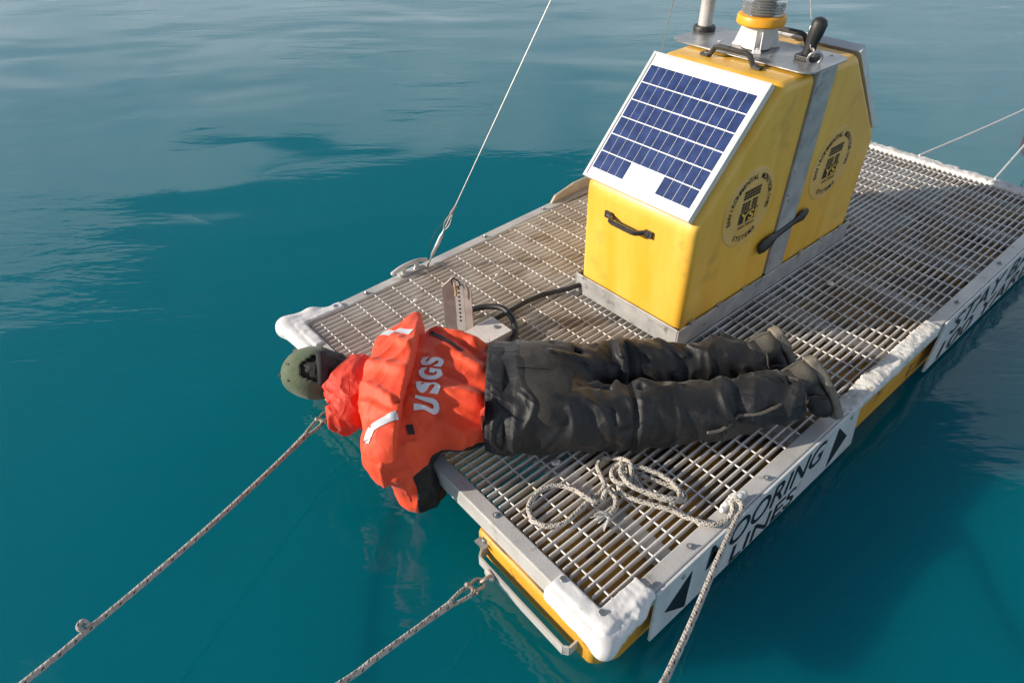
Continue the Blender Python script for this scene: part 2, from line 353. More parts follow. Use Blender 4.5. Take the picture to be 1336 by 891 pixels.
def nets(fn, lo, hi, h):
    lo = np.array(lo, float); n = np.ceil((np.array(hi) - lo) / h).astype(int) + 1
    g = np.stack(np.meshgrid(*[np.arange(k) for k in n], indexing='ij'), -1).reshape(-1, 3) * h + lo
    F = np.empty(len(g))
    for i in range(0, len(g), 400000): F[i:i + 400000] = fn(g[i:i + 400000])
    F = F.reshape(n); F[0] = F[-1] = 1; F[:, 0] = F[:, -1] = 1; F[:, :, 0] = F[:, :, -1] = 1
    S = F < 0; shp = tuple(n - 1); acc = np.zeros(shp + (3,)); cnt = np.zeros(shp)
    quads = []
    cells = {}
    for ax in range(3):
        sl0 = [slice(None)] * 3; sl1 = [slice(None)] * 3; sl0[ax] = slice(0, -1); sl1[ax] = slice(1, None)
        A = F[tuple(sl0)]; B = F[tuple(sl1)]; X = S[tuple(sl0)] != S[tuple(sl1)]
        idx = np.argwhere(X); t = (A[X] / (A[X] - B[X]))
        pos = idx.astype(float); pos[:, ax] += t
        o1, o2 = [a for a in range(3) if a != ax]
        for d1 in (0, 1):
            for d2 in (0, 1):
                ci = idx.copy(); ci[:, o1] -= d1; ci[:, o2] -= d2
                ok = (ci >= 0).all(1) & (ci < np.array(shp)).all(1)
                np.add.at(acc, tuple(ci[ok].T), pos[ok]); np.add.at(cnt, tuple(ci[ok].T), 1)
        cells[ax] = (idx, S[tuple(sl0)][X], o1, o2)
    act = cnt > 0; ids = -np.ones(shp, int); ids[act] = np.arange(act.sum())
    V = acc[act] / cnt[act][:, None] * h + lo
    for ax, (idx, ins, o1, o2) in cells.items():
        ok = (idx[:, o1] > 0) & (idx[:, o2] > 0) & (idx[:, o1] < shp[o1]) & (idx[:, o2] < shp[o2]); idx = idx[ok]; ins = ins[ok]
        q = []
        for d1, d2 in ((1, 1), (0, 1), (0, 0), (1, 0)):
            ci = idx.copy(); ci[:, o1] -= d1; ci[:, o2] -= d2; q.append(ids[tuple(ci.T)])
        q = np.stack(q, 1)
        flip = ins if ax != 1 else ~ins
        q[~flip] = q[~flip][:, ::-1]
        quads.append(q)
    return V, np.concatenate(quads)
def relax(V, Q, it=2, lam=0.5):
    E = np.concatenate([Q[:, [0, 1]], Q[:, [1, 2]], Q[:, [2, 3]], Q[:, [3, 0]]])
    deg = np.bincount(E.ravel(), minlength=len(V))[:, None]
    for _ in range(it):
        s = np.zeros_like(V)
        for k in range(3): s[:, k] = np.bincount(E[:, 0], V[E[:, 1], k], len(V)) + np.bincount(E[:, 1], V[E[:, 0], k], len(V))
        V = V + lam * (s / np.maximum(deg, 1) - V)
    return V
def near(d, fn, w=0.04):
    m = np.abs(d) < w
    return m
def bvh(V, Q): return BVHTree.FromPolygons(V.tolist(), Q.tolist())

# ================================================================== THE SETTING: water
WZ = -0.30
def water():
    m = bpy.data.materials.new('glacial_lake_water'); m.use_nodes = True; n = m.node_tree.nodes; l = m.node_tree.links; b = n['Principled BSDF']
    b.inputs['Base Color'].default_value = (0.0003, 0.146, 0.192, 1)
    b.inputs['Roughness'].default_value = 0.03; b.inputs['IOR'].default_value = 1.333
    b.inputs['Subsurface Weight'].default_value = 1.0; b.inputs['Subsurface Scale'].default_value = 2.6
    b.inputs['Subsurface Radius'].default_value = (0.25, 1.0, 1.0)
    g = N(n, 'ShaderNodeNewGeometry')
    rotm = N(n, 'ShaderNodeMapping'); rotm.inputs['Rotation'].default_value = (0, 0, math.radians(40.8)); l.new(g.outputs['Position'], rotm.inputs[0])
    def noise(scale, st, det=3, rough=.5):
        mpn = N(n, 'ShaderNodeMapping'); mpn.inputs['Scale'].default_value = st; l.new(rotm.outputs[0], mpn.inputs[0])
        z = N(n, 'ShaderNodeTexNoise'); z.inputs['Scale'].default_value = scale; z.inputs['Detail'].default_value = det; z.inputs['Roughness'].default_value = rough; z.inputs['Distortion'].default_value = .4
        l.new(mpn.outputs[0], z.inputs[0]); return z.outputs['Fac']
    patch = noise(0.42, (1, 1, 1), 2)
    pm = N(n, 'ShaderNodeMapRange'); l.new(patch, pm.inputs[0]); pm.inputs[1].default_value = 0.42; pm.inputs[2].default_value = 0.62; pm.inputs[3].default_value = 0.06; pm.inputs[4].default_value = 1.0
    swell = noise(0.55, (0.6, 1.2, 1), 2)
    rip = noise(2.6, (0.45, 1.5, 1), 4, .55)
    fine = noise(11, (0.5, 1.4, 1), 3)
    hgt = M(n, l, 'ADD', M(n, l, 'MULTIPLY', swell, 0.05), M(n, l, 'MULTIPLY', pm.outputs[0], M(n, l, 'ADD', M(n, l, 'MULTIPLY', rip, 0.011), M(n, l, 'MULTIPLY', fine, 0.0012))))
    bp = N(n, 'ShaderNodeBump'); bp.inputs['Strength'].default_value = 1.0; bp.inputs['Distance'].default_value = 1.0
    l.new(hgt, bp.inputs['Height']); l.new(bp.outputs[0], b.inputs['Normal'])
    mb = MB(); S_ = 900
    mb.add([(-S_, -S_, WZ), (S_, -S_, WZ), (S_, S_, WZ), (-S_, S_, WZ)], [(0, 1, 2, 3)])
    return make('water', mb, m, kind='structure', origin=(0, 0, WZ))
water()

# ================================================================== floating platform
WD = 1.828; XI = 0.049; XB = 3.406; XO = 3.456
yl = lambda x: -0.10 + 0.045 * x              # outer line of the left beam (the frame is slightly out of square)
PF = thing('floating_platform', (1.7, -0.92, WZ), 'grey metal grating platform on yellow pontoons floating on the teal water', 'platform')
def part(name, mb, m, parent=PF, **k): return make(name, mb, m, parent, **k)
mb = MB(); mb.box((0, -WD, -0.075), (XI, yl(0) - .001, 0)); part('front_beam', mb, ALUW, bevel=.004)
mb = MB(); mb.box((XI + .001, -WD, -0.075), (XO, -WD + .052, -0.001)); part('side_beam', mb, ALUW, bevel=.004)
mb = MB(); x0, x1 = 0.002, XO
mb.hexa([(x0, yl(x0) - .05, -.075), (x1, yl(x1) - .05, -.075), (x1, yl(x1), -.075), (x0, yl(x0), -.075)],
        [(x0, yl(x0) - .05, -.0015), (x1, yl(x1) - .05, -.0015), (x1, yl(x1), -.0015), (x0, yl(x0), -.0015)]); part('side_beam', mb, ALUW, bevel=.004)
mb = MB(); mb.box((XB, -WD + .053, -.075), (XO - .001, yl(XO) - .052, -.002)); part('back_beam', mb, ALUW, bevel=.004)
# grating: every bearing bar and cross rod is a piece
bar0 = None; nb = 0; PITCH = 0.0275
y = -WD + .052 + PITCH * .8
i = 0
while y < yl(XB) - .055:
    xs = XI + .006
    if y > yl(xs) - .056: xs = (y + .056 + .10) / .045
    if xs > XB - .15: break
    jit = random.uniform(-.0008, .0008)
    if xs <= XI + .0061 and bar0 is not None:
        dup(bar0, PF, (0, y - bar_y + jit, random.uniform(-.0008, .0006)))
    else:
        mb = MB(); mb.box((xs, y - .0019, -.030), (XB - .004, y + .0019, -.0068)); mb.box((xs, y - .0025, -.0066), (XB - .004, y + .0025, -.002))
        mb2 = MB()
        o = part('grating_bar', mb, ALU, bevel=.0008, seg=1)
        if bar0 is None: bar0 = o; bar_y = y
    y += PITCH; nb += 1
rod0 = None; x = .095
while x < XB - .02:
    if rod0 is None:
        ytop = yl(x) - .052; yb = -WD + .053
        mb = MB(); mb.tube([(x, yb + (ytop - yb) * t, -.0083) for t in np.linspace(0, 1, 2)], .0031, 6); rod0 = part('cross_rod', mb, ALU); rx = x
    else:
        c = dup(rod0, PF, (x - rx, .0, random.uniform(-.0003, .0003)))
        ytop = yl(x) - .052; c.scale = (1, (ytop - yb) / (yl(rx) - .052 - yb), 1); c.location.y = (ytop + yb) / 2 - PF.location.y
    x += .0905
for xc in (.30, .98, 1.62, 2.05, 2.5, 2.95):
    mb = MB(); mb.box((xc, -WD + .056, -.085), (xc + .05, yl(xc) - .056, -.040)); mb.box((xc + .004, -WD + .058, -.1), (xc + .012, yl(xc) - .06, -.0852)); part('cross_member', mb, ALU, bevel=.003, seg=1)
# pontoons with raked bow
def pontoon(y0, y1):
    mb = MB(); prof = [(-.006, -.092), (-.006, -.19), (.02, -.23), (.25, -.47), (3.2, -.47), (3.42, -.23), (3.45, -.092)]
    mb.prism([(x, y0, z) for x, z in prof], (0, y1 - y0, 0))
    return part('pontoon', mb, PONT, bevel=.022, seg=4, smooth=True)
pontoon(-1.802, -1.300); pontoon(-.60, -.085)
# flat-bar tow frames under the front edge
def tow(y0, y1, ye):
    mb = MB(); w = .006
    path = [(.04, y0), (-.030, y0), (-.044, y0 - .012 * (1 if y1 < y0 else -1)), (-.047, (y0 + y1) / 2), (-.047, y1 + .014 * (1 if y1 < y0 else -1)), (-.036, y1), (.04, y1)]
    for (a, b), (c, d) in zip(path[:-1], path[1:]):
        dv = Vector((c - a, d - b)).normalized(); nx, ny = -dv.y * w / 2, dv.x * w / 2
        mb.hexa([(a + nx, b + ny, -.172), (c + nx, d + ny, -.172), (c - nx, d - ny, -.172), (a - nx, b - ny, -.172)], [(a + nx, b + ny, -.132), (c + nx, d + ny, -.132), (c - nx, d - ny, -.132), (a - nx, b - ny, -.132)])
    t = part('tow_bar', mb, ALUW)
    mb = MB(); mb.disc((-.050, ye, -.152), .022, -.010, (1, 0, 0), 16); make('eye_boss', mb, ALUW, t, smooth=True)
    mb = MB(); mb.box((-.03, y0 - .012, -.118), (.03, y0 + .03, -.112)); mb.box((.018, y0 - .012, -.112), (.024, y0 + .03, -.080)); mb.disc((-.004, y0 + .010, -.112), .010, .008); make('bracket', mb, STEEL, t)
tow(-1.352, -1.742, -1.425); tow(-.14, -.53, -.487)
# bolts on the rim
for bx, by in [(.028, -1.36), (.028, -.62), (.373, -1.803), (.748, -1.807), (2.15, -1.803), (2.6, -1.803), (3.05, -1.803)] + [(q, yl(q) - .026) for q in (.34, .60, 1.02, 1.42, 2.3, 2.8, 3.2)]:
    mb = MB(); mb.disc((bx, by, .0005), .011, .003, seg=10); mb.lathe([(.0055, .003), (.0055, .008), (.003, .011)], (bx, by, 0), 6); part('bolt', mb, STEEL)

# white corner bumpers and torn foam
def rough_noise(p, f, s): return gnoise(p * f, s) * .6 + gnoise(p * f * 2.3, s + 5) * .4
def bumper_left(p):
    d = cap_(p, (-.012, -.27, -.024), (-.010, -.07, -.028), .028, .040)
    d = smin(d, cap_(p, (-.010, -.07, -.028), (.10, -.078, -.030), .042, .040), .03)
    d = smin(d, cap_(p, (.10, -.078, -.028), (.205, -.100, -.02), .036, .014), .03)
    d = smin(d, rbox(p, (.022, -.20, .003), (.020, .10, .007), .005), .012)
    d = smin(d, rbox(p, (.115, -.118, .003), (.105, .022, .007), .005), .012)
    return d + rough_noise(p, 40, 3) * .0016
V, Q = nets(bumper_left, (-.08, -.34, -.09), (.27, .02, .04), .005); V = relax(V, Q, 1)
make('corner_bumper', (V, Q), FOAMS, PF, smooth='all', label='smooth rounded white corner bumper beside the cap')
def bumper_near(p):
    d = cap_(p, (-.006, -1.645, -.026), (-.006, -1.832, -.030), .028, .030)
    d = smin(d, cap_(p, (-.006, -1.832, -.030), (.12, -1.828, -.020), .030, .024), .02)
    d = smin(d, cap_(p, (.12, -1.828, -.020), (.180, -1.822, -.010), .024, .014), .02)
    d = smin(d, rbox(p, (.022, -1.725, .003), (.022, .098, .007), .005), .012)
    d = smin(d, rbox(p, (.10, -1.795, .003), (.085, .028, .006), .005), .015)
    w = np.clip((p[:, 0] - .02) / .05, 0.15, 1)
    return d + rough_noise(p, 85, 9) * .0030 * np.where(p[:, 0] > .035, 1, .2) + rough_noise(p, 22, 2) * .0012
V, Q = nets(bumper_near, (-.08, -1.90, -.10), (.26, -1.60, .05), .0045)
make('corner_bumper', (V, Q), FOAMS, PF, smooth='all', label='torn white foam corner bumper at the near corner')
for bx, by, bz in [(.028, -1.645, .012), (.036, -1.78, .013), (.185, -1.80, .012), (.19, -.118, .010), (.028, -.125, .010)]:
    mb = MB(); mb.disc((bx, by, bz - .002), .010, .004, seg=12); part('bolt', mb, STEEL)
def foam_right(p):
    t = np.clip((p[:, 0] - 1.19) / .72, 0, 1)
    d = rbox(p, (1.56, -1.808, -.002), (.345, .032, .028), .014)
    d = smin(d, rbox(p, (1.32, -1.800, .002), (.17, .026, .008), .005), .02)
    d = smax(d, -(p[:, 0] - 1.20 - (p[:, 1] + 1.80) * .8), .02)
    d = smax(d, p[:, 2] - (.005 + .022 * np.clip((t - .05) * 2.2, 0, 1)), .015)
    return d + rough_noise(p, 34, 21) * .005 + rough_noise(p, 90, 4) * .004
V, Q = nets(foam_right, (1.10, -1.89, -.07), (1.97, -1.73, .07), .006)
make('edge_fender', (V, Q), FOAM, PF, smooth='all', label='torn white foam strip wrapped over the right edge')
def foam_back(p):
    d = rbox(p, (3.434, -.9, -.012), (.036, .93, .024), .012)
    return d + rough_noise(p, 30, 31) * .007 + rough_noise(p, 90, 14) * .005
V, Q = nets(foam_back, (3.36, -1.90, -.07), (3.52, .10, .05), .008)
make('edge_fender', (V, Q), FOAM, PF, smooth='all', label='ragged white foam strip along the far edge')
mb = MB(); mb.prism([(1.49, yl(1.5) - .004, .0), (1.52, yl(1.5) - .004, .035), (1.66, yl(1.6) - .004, .060), (2.2, yl(2.2) - .004, .060), (2.25, yl(2.2) - .004, 0)], (0, -.016, 0)); part('edge_plank', mb, mat('beige_plank', (.42, .36, .28), (.55, .48, .39), 9, .7, 0, .2, 60), bevel=.004)
# cleat on the left beam
mb = MB(); cy = yl(.58) - .02
mb.tube(catmull([(.485, cy + .004, .020), (.53, cy, .036), (.58, cy, .040), (.63, cy, .036), (.675, cy + .004, .020)], 6), [.006] + [.010] * 23 + [.006], 10)
for cx in (.545, .615): mb.tube([(cx, cy, .0), (cx, cy, .038)], .011, 10)
mb.box((.52, cy - .018, 0), (.64, cy + .018, .006)); part('cleat', mb, ALUW, smooth=True)
# small loose scraps of foam on the grating
for k, (sx, sy, r) in enumerate([(2.62, -.95, .022), (2.55, -.86, .014), (1.88, -1.39, .012), (.30, -1.33, .012), (.47, -.30, .010), (.85, -.38, .010)]):
    def scrap(p, c=(sx, sy, .004), r=r, k=k): return ell(p, c, (r * 1.4, r, r * .5)) + rough_noise(p, 90, k) * r * .3
    V, Q = nets(scrap, (sx - .05, sy - .05, -.02), (sx + .05, sy + .05, .03), .004)
    make('foam_scrap', (V, Q), FOAM, smooth='all', label=['larger white foam scrap on grating beyond the yellow housing', 'small white foam crumb beside the larger scrap behind the housing', 'tiny pale crumb on grating at the housing\'s right', 'tiny pale crumb on grating near the trouser knee', 'tiny pale crumb on grating left of the upright bracket', 'tiny pale crumb on grating behind the upright bracket'][k], cat='scrap', group='foam crumbs on the grating')

# ================================================================== signs on the right side
def sign(name, x0, x1, x1b, label, cat, lines, tris):
    t = thing(name, ((x0 + x1) / 2, -WD - .005, -.27), label, cat)
    mb = MB(); mb.prism([(x0, -WD - .0105, -.272), (x1b, -WD - .0105, -.272), (x1, -WD - .0105, -.004), (x0 - .012, -WD - .0105, -.004)], (0, .009, 0)); make('board', mb, SIGN, t, bevel=.0012, seg=1)
    Y = -WD - .0122
    for txt, xa, xe, za, zb in lines:
        vs, fs = glyphs(txt, 1.0, 0.006); a = vs.min(0); b = vs.max(0)
        u = (vs - a) / (b - a); P = np.stack([xa + u[:, 0] * (xe - xa), np.full(len(u), Y), za + u[:, 1] * (zb - za)], 1)
        make('lettering', (P, fs), PAINTBLK, t)
    for tri in tris:
        mb = MB(); mb.add([(x, Y, z) for x, z in tri], [(0, 1, 2)]); make('arrow', mb, PAINTBLK, t)
    for bx in (x0 + .10, x1 - .05):
        mb = MB(); mb.disc((bx, -WD - .0105, -.035), .008, .004, (0, -1, 0), 10); make('bolt', mb, STEEL, t)
sign('mooring_lines_sign', .205, 1.285, 1.375, 'white board lettered MOORING LINES between black arrowheads on platform side', 'sign',
     [('MOORING', .435, 1.075, -.142, -.022), ('LINES', .585, .955, -.262, -.166)],
     [[(.250, -.160), (.352, -.052), (.362, -.258)], [(1.178, -.258), (1.150, -.030), (1.268, -.150)]])
sign('warning_sign', 1.985, 3.42, 3.42, 'white board lettered STAY BACK 100 YARDS at the platform\'s far right', 'sign',
     [('STAY BACK', 2.10, 3.30, -.135, -.025), ('100 YARDS', 2.08, 3.30, -.258, -.158)], [])

# ================================================================== yellow instrument housing
HX0, HX1, HY0, HY1 = 1.037, 2.283, -1.218, -.700
HS = thing('instrument_housing', (1.66, -.96, 0), 'yellow instrument housing with sloped ends and solar panel standing on the platform', 'instrument housing')
def shell(xs, poly):
    bm = bmesh.new()
    a = [bm.verts.new((x, HY0, z)) for x, z in poly]; b = [bm.verts.new((x, HY1, z)) for x, z in poly]; n = len(poly)
    bm.faces.new(a); bm.faces.new(b[::-1])
    for i in range(n): bm.faces.new((a[(i + 1) % n], a[i], b[i], b[(i + 1) % n]))
    bmesh.ops.recalc_face_normals(bm, faces=bm.faces)
    es = [e for e in bm.edges if not all(abs(v.co.x - xs) < 1e-5 for v in e.verts) and not all(v.co.z < .1 for v in e.verts)]
    bmesh.ops.bevel(bm, geom=es, offset=.034, segments=6, profile=.5, affect='EDGES', clamp_overlap=True)
    vs = [v.co[:] for v in bm.verts]; bm.verts.index_update(); fs = [tuple(v.index for v in f.verts) for f in bm.faces]; bm.free()
    return vs, fs
make('front_shell', shell(1.590, [(1.590, .075), (HX0 + .004, .075), (HX0, .505), (1.405, .908), (1.590, .908)]), YELLOW, HS, smooth=True)
make('back_shell', shell(1.728, [(1.728, .075), (1.728, .908), (1.905, .908), (HX1, .505), (HX1 - .004, .075)]), YELLOW, HS, smooth=True)
mb = MB()
mb.box((1.598, HY0 - .010, .092), (1.722, HY1 + .010, .912)); part('strap_band', mb, GALV, HS, bevel=.004)
mb = MB(); mb.box((1.586, HY0 + .012, .10), (1.7325, HY1 - .012, .905)); part('gasket', mb, BLACK, HS)
for k, z in enumerate(np.linspace(.16, .84, 8)):
    for xx in (1.607,):
        mb = MB(); mb.disc((xx, HY0 - .010, z), .0045, .004, (0, -1, 0), 8); part('rivet', mb, STEEL, HS)
# base frame: angle section
bx0, bx1, by0, by1 = 1.028, 2.292, -1.230, -.686
for nm, a, b in [('base_rail', (bx0, by0, .001), (bx1, by0 + .006, .090)), ('base_rail', (bx0, by1 - .006, .001), (bx1, by1, .090)), ('base_rail', (bx0 - .001, by0 + .0065, .0005), (bx0 + .005, by1 - .0065, .0905)), ('base_rail', (bx1 - .005, by0 + .0065, .0005), (bx1 + .001, by1 - .0065, .0905))]:
    mb = MB(); mb.box(a, b); part(nm, mb, GALV, HS, bevel=.0015, seg=1)
for xx in (1.10, 1.27, 1.44, 1.86, 2.03, 2.2):
    mb = MB(); mb.box((xx, by0 - .003, .083), (xx + .03, by0 + .010, .0945)); part('base_clip', mb, GALV, HS)
# handles
def handle(name, a, b, out, r=.0095, lift=.035):
    a = Vector(a); b = Vector(b); o = Vector(out).normalized(); d = (b - a).normalized()
    mb = MB(); mb.tube([a + o * .006, a + d * .018 + o * .008, a + d * .036 + o * lift, a + d * .05 + o * (lift + .004), b - d * .05 + o * (lift + .004), b - d * .036 + o * lift, b - d * .018 + o * .008, b + o * .006], [.010, .010, .0095, r, r, .0095, .010, .010], 8)
    for q in (a, b):
        u = o.cross(d); q0 = q - d * .017 - u * .013; q1 = q + d * .017 - u * .013; q2 = q + d * .017 + u * .013; q3 = q - d * .017 + u * .013
        mb.hexa([q0, q1, q2, q3], [p + o * .009 for p in (q0, q1, q2, q3)])
    h = part(name, mb, HANDLE, HS, smooth=True)
    for q in (a, b):
        mb = MB(); mb.disc(q + o * .009, .005, .004, tuple(o), 8); make('bolt', mb, STEEL, h)
handle('handle', (HX0 - .001, -.835, .418), (HX0 - .001, -1.030, .418), (-1, 0, 0))
handle('handle', (1.478, -.845, .910), (1.478, -1.060, .910), (0, 0, 1))
handle('handle', (1.845, -.85, .910), (1.845, -1.05, .910), (0, 0, 1))
# rubber latch across the strap
mb = MB(); P = [Vector((1.478, HY0 - .018, .262)), Vector((1.50, HY0 - .022, .268)), Vector((1.555, HY0 - .024, .278)), Vector((1.585, HY0 - .022, .284)), Vector((1.70, HY0 - .022, .298)), Vector((1.735, HY0 - .020, .302)), Vector((1.77, HY0 - .020, .308)), Vector((1.805, HY0 - .016, .316))]
mb.tube(P, [.022, .030, .029, .014, .012, .017, .026, .016], 8, flat=(0, 0, 1))
mb.v = [(x, HY0 - .0145 + (y - HY0 + .018) * .45, z) for x, y, z in mb.v]; part('rubber_latch', mb, BLACK, HS, smooth=True)
# raised round emblems with lettering
def emblem(cx, cz):
    Y = HY0 - .004; Rr = .150
    mb = MB(); mb.lathe([(Rr + .006, -.004), (Rr + .001, .003), (Rr - .006, .0045)], (cx, HY0, cz), 48, axis=(0, -1, 0)); e = part('emblem', mb, EMBL, HS, smooth=True)
    vs_all = []; fs_all = []
    def put(vs, fs, fn):
        o = len(vs_all)
        for u, v in vs: p = fn(u, v); vs_all.append((cx + p[0], HY0 - .0062, cz + p[1]))
        fs_all.extend(tuple(i + o for i in f) for f in fs)
    def arc(txt, size, r, mid, span, inward):
        n = len(txt)
        for i, ch in enumerate(txt):
            if ch == ' ': continue
            vs, fs = glyphs(ch, size, .0006); w = (vs[:, 0].min() + vs[:, 0].max()) / 2
            t = (i - (n - 1) / 2) / (n - 1) * span
            a = math.radians(mid) - t if not inward else math.radians(mid) + t
            def fn(u, v, a=a, w=w):
                rr = r + v if not inward else r - v
                x_ = (u - w)
                if not inward: return (math.cos(a) * rr + math.sin(a) * x_, math.sin(a) * rr - math.cos(a) * x_)
                return (math.cos(a) * rr - math.sin(a) * x_, math.sin(a) * rr + math.cos(a) * x_)
            put(vs, fs, fn)
    arc('ENVIRONMENTAL MONITORING', .028, .112, 90, math.radians(205), False)
    make('lettering', (np.array(vs_all), fs_all), PRINT, e); vs_all.clear(); fs_all.clear()
    arc('SYSTEMS', .028, .128, -90, math.radians(62), True)
    make('lettering', (np.array(vs_all), fs_all), PRINT, e)
    # block logo
    mb = MB(); Yf = HY0 - .0062
    def rect(a, b, c, d): mb.add([(cx + a, Yf, cz + b), (cx + c, Yf, cz + b), (cx + c, Yf, cz + d), (cx + a, Yf, cz + d)], [(0, 1, 2, 3)])
    for r_ in range(3):
        for c_ in range(6): rect(-.050 + c_ * .0172, .044 + r_ * .0125, -.050 + c_ * .0172 + .0140, .044 + r_ * .0125 + .0100)
    for r_ in range(3):
        for c_ in (0, 1, 2, 3.6, 4.6): rect(-.050 + c_ * .0172, -.002 + r_ * .0125, -.050 + c_ * .0172 + .0140, -.002 + r_ * .0125 + .0100)
    rect(-.054, -.052, .056, -.0055)
    make('block_mark', mb, PRINT, e)
    vs, fs = glyphs('YSI', .050, .0012); a = vs.min(0); b = vs.max(0); u = (vs - a) / (b - a)
    make('initials', (np.stack([cx - .049 + u[:, 0] * .100, np.full(len(u), HY0 - .0078), cz - .0485 + u[:, 1] * .0395], 1), fs), YELLOW, e)
    vs, fs = glyphs('www.YSI.com', .02, .0003); a = vs.min(0); b = vs.max(0); u = (vs - a) / (b - a)
    make('web_address', (np.stack([cx - .050 + u[:, 0] * .102, np.full(len(u), HY0 - .0062), cz - .073 + u[:, 1] * .015], 1), fs), PRINT, e)
emblem(1.345, .488); emblem(1.925, .482)
# solar panel on the front slope
def solar(o, ux, un, cells):
    """o: bottom centre of the panel's underside, ux: up the slope, un: outward"""
    o = Vector(o); ux = Vector(ux).normalized(); un = Vector(un).normalized(); uy = Vector((0, -1, 0))
    Wp, Lp, T = .492, .512, .030
    G = lambda y_, s, n_: o + uy * y_ + ux * s + un * n_
    def slab(mb, y0, y1, s0, s1, n0, n1): mb.hexa([G(y0, s0, n0), G(y1, s0, n0), G(y1, s1, n0), G(y0, s1, n0)], [G(y0, s0, n1), G(y1, s0, n1), G(y1, s1, n1), G(y0, s1, n1)])
    mb = MB(); slab(mb, -Wp / 2 + .006, Wp / 2 - .006, .006, Lp - .006, .006, T - .004); p = part('solar_panel', mb, PANELW, HS)
    mb = MB(); e = .011
    slab(mb, -Wp / 2, -Wp / 2 + e, 0, Lp, 0, T); slab(mb, Wp / 2 - e, Wp / 2, 0, Lp, 0, T); slab(mb, -Wp / 2 + e, Wp / 2 - e, 0, e, 0.0005, T - .0005); slab(mb, -Wp / 2 + e, Wp / 2 - e, Lp - e, Lp, .0005, T - .0005)
    make('panel_frame', mb, FRAME, p)
    if not cells: return
    y0, y1, s0, s1 = -Wp / 2 + .018, Wp / 2 - .024, .040, Lp - .048
    cw = (y1 - y0) / 12; ch = (s1 - s0) / 6
    first = None
    for r_ in range(6):
        for c_ in range(12):
            if r_ == 0 and 4 <= c_ <= 7: continue
            mb = MB(); a = y0 + c_ * cw; b = s0 + r_ * ch
            if first is None:
                slab(mb, a + .0014, a + cw - .0014, b + .0020, b + ch - .0020, T - .0038, T - .0026)
                first = make('solar_cell', mb, CELL, p); fa, fb = a, b
            else:
                d = uy * (a - fa) + ux * (b - fb); dup(first, p, d)
    mb = MB(); slab(mb, y0 + 4 * cw + .004, y0 + 8 * cw - .004, s0 - .012, s0 + ch - .006, T - .0038, T - .0030); make('blank_label', mb, mat('label_white', (.86, .86, .86), (.9, .9, .9), 5, .35), p)
    mb = MB(); slab(mb, y0 + .02, y1 - .02, s1 + .020, s1 + .0212, T - .0038, T - .0034); make('rule_line', mb, GALV, p)
sl = Vector((.368, 0, .403)).normalized(); nrm = Vector((-.403, 0, .368)).normalized()
solar(Vector((HX0, -.9445, .505)) + nrm * .004 + sl * .014, sl, nrm, True)
sl2 = Vector((-.368, 0, .403)).normalized(); nrm2 = Vector((.403, 0, .368)).normalized()
solar(Vector((HX1, -.96, .505)) + nrm2 * .004 + sl2 * .033, sl2, nrm2, False)
# top plate
def rrect(x0, y0, x1, y1, r, z, n=6):
    out = []
    for cx, cy, a0 in ((x1 - r, y1 - r, 0), (x0 + r, y1 - r, 90), (x0 + r, y0 + r, 180), (x1 - r, y0 + r, 270)):
        for k in range(n + 1): a = math.radians(a0 + 90 * k / n); out.append((cx + r * math.cos(a), cy + r * math.sin(a), z))
    return out
mb = MB(); mb.prism(rrect(1.523, -1.232, 1.80, -.640, .045, .914), (0, 0, .007)); part('top_plate', mb, STEEL, HS, bevel=.0015, seg=1)
for q in [(1.62, -.80), (1.60, -1.03), (1.74, -.82), (1.60, -.86), (1.77, -1.17)]:
    mb = MB(); mb.disc((*q, .921), .006, .003, seg=8); part('bolt', mb, WHITEP if q[0] == 1.62 else STEEL, HS)

# ------------------------------------------------------------------ things standing on the housing
PZ = .921
BL = thing('beacon_light', (1.655, -.935, PZ), 'white marker beacon with orange ring and clear lens atop the yellow housing', 'beacon')
bc = (1.655, -.935, PZ)
mb = MB(); mb.lathe([(.052, .004), (.053, .03), (.056, .065), (.066, .085)], bc, 32); make('body', mb, WHITEP, BL, smooth=True)
for a in (100, 215, 325):
    c, s_ = math.cos(math.radians(a)), math.sin(math.radians(a)); X = lambda r, t, z: (bc[0] + c * r - s_ * t, bc[1] + s_ * r + c * t, bc[2] + z)
    mb = MB(); mb.hexa([X(.045, -.014, 0), X(.088, -.016, 0), X(.088, .016, 0), X(.045, .014, 0)], [X(.045, -.012, .014), X(.084, -.014, .012), X(.084, .014, .012), X(.045, .012, .014)])
    for t in (-.013, .009): mb.hexa([X(.048, t, .012), X(.082, t, .012), X(.082, t + .004, .012), X(.048, t + .004, .012)], [X(.050, t, .085), X(.058, t, .085), X(.058, t + .004, .085), X(.050, t + .004, .085)])
    mb.disc(X(.074, 0, .012), .006, .006, seg=8); make('foot', mb, WHITEP, BL, bevel=.0015, seg=1)
mb = MB(); mb.lathe([(.068, .080), (.082, .083), (.086, .088), (.086, .108), (.083, .114), (.074, .117)], bc, 40); make('ring', mb, ORANGEP, BL, smooth=True)
prof = [(.068, .115)] + [(.074 + (.0018 if k % 2 else -.0012), .121 + k * .0045) for k in range(14)] + [(.074, .186), (.073, .205), (.066, .214), (.0001, .216)]
mb = MB(); mb.lathe(prof, bc, 40); make('lens', mb, LENS, BL, smooth=True)
mb = MB(); mb.lathe([(.020, .12), (.030, .13), (.030, .17), (.020, .18)], bc, 16); make('lamp_core', mb, WHITEP, BL, smooth=True)
for k in range(8):
    a = math.radians(45 * k); mb = MB()
    P = [(bc[0] + r * math.cos(a + t), bc[1] + r * math.sin(a + t), bc[2] + .2165) for r, t in ((.022, -.3), (.061, -.33), (.061, .33), (.022, .3))]
    mb.prism(P, (0, 0, .0015)); make('solar_cell', mb, CELL, BL)
MT = thing('antenna_mast', (1.712, -.662, PZ), 'bare metal mast rising from the left of the top plate', 'mast')
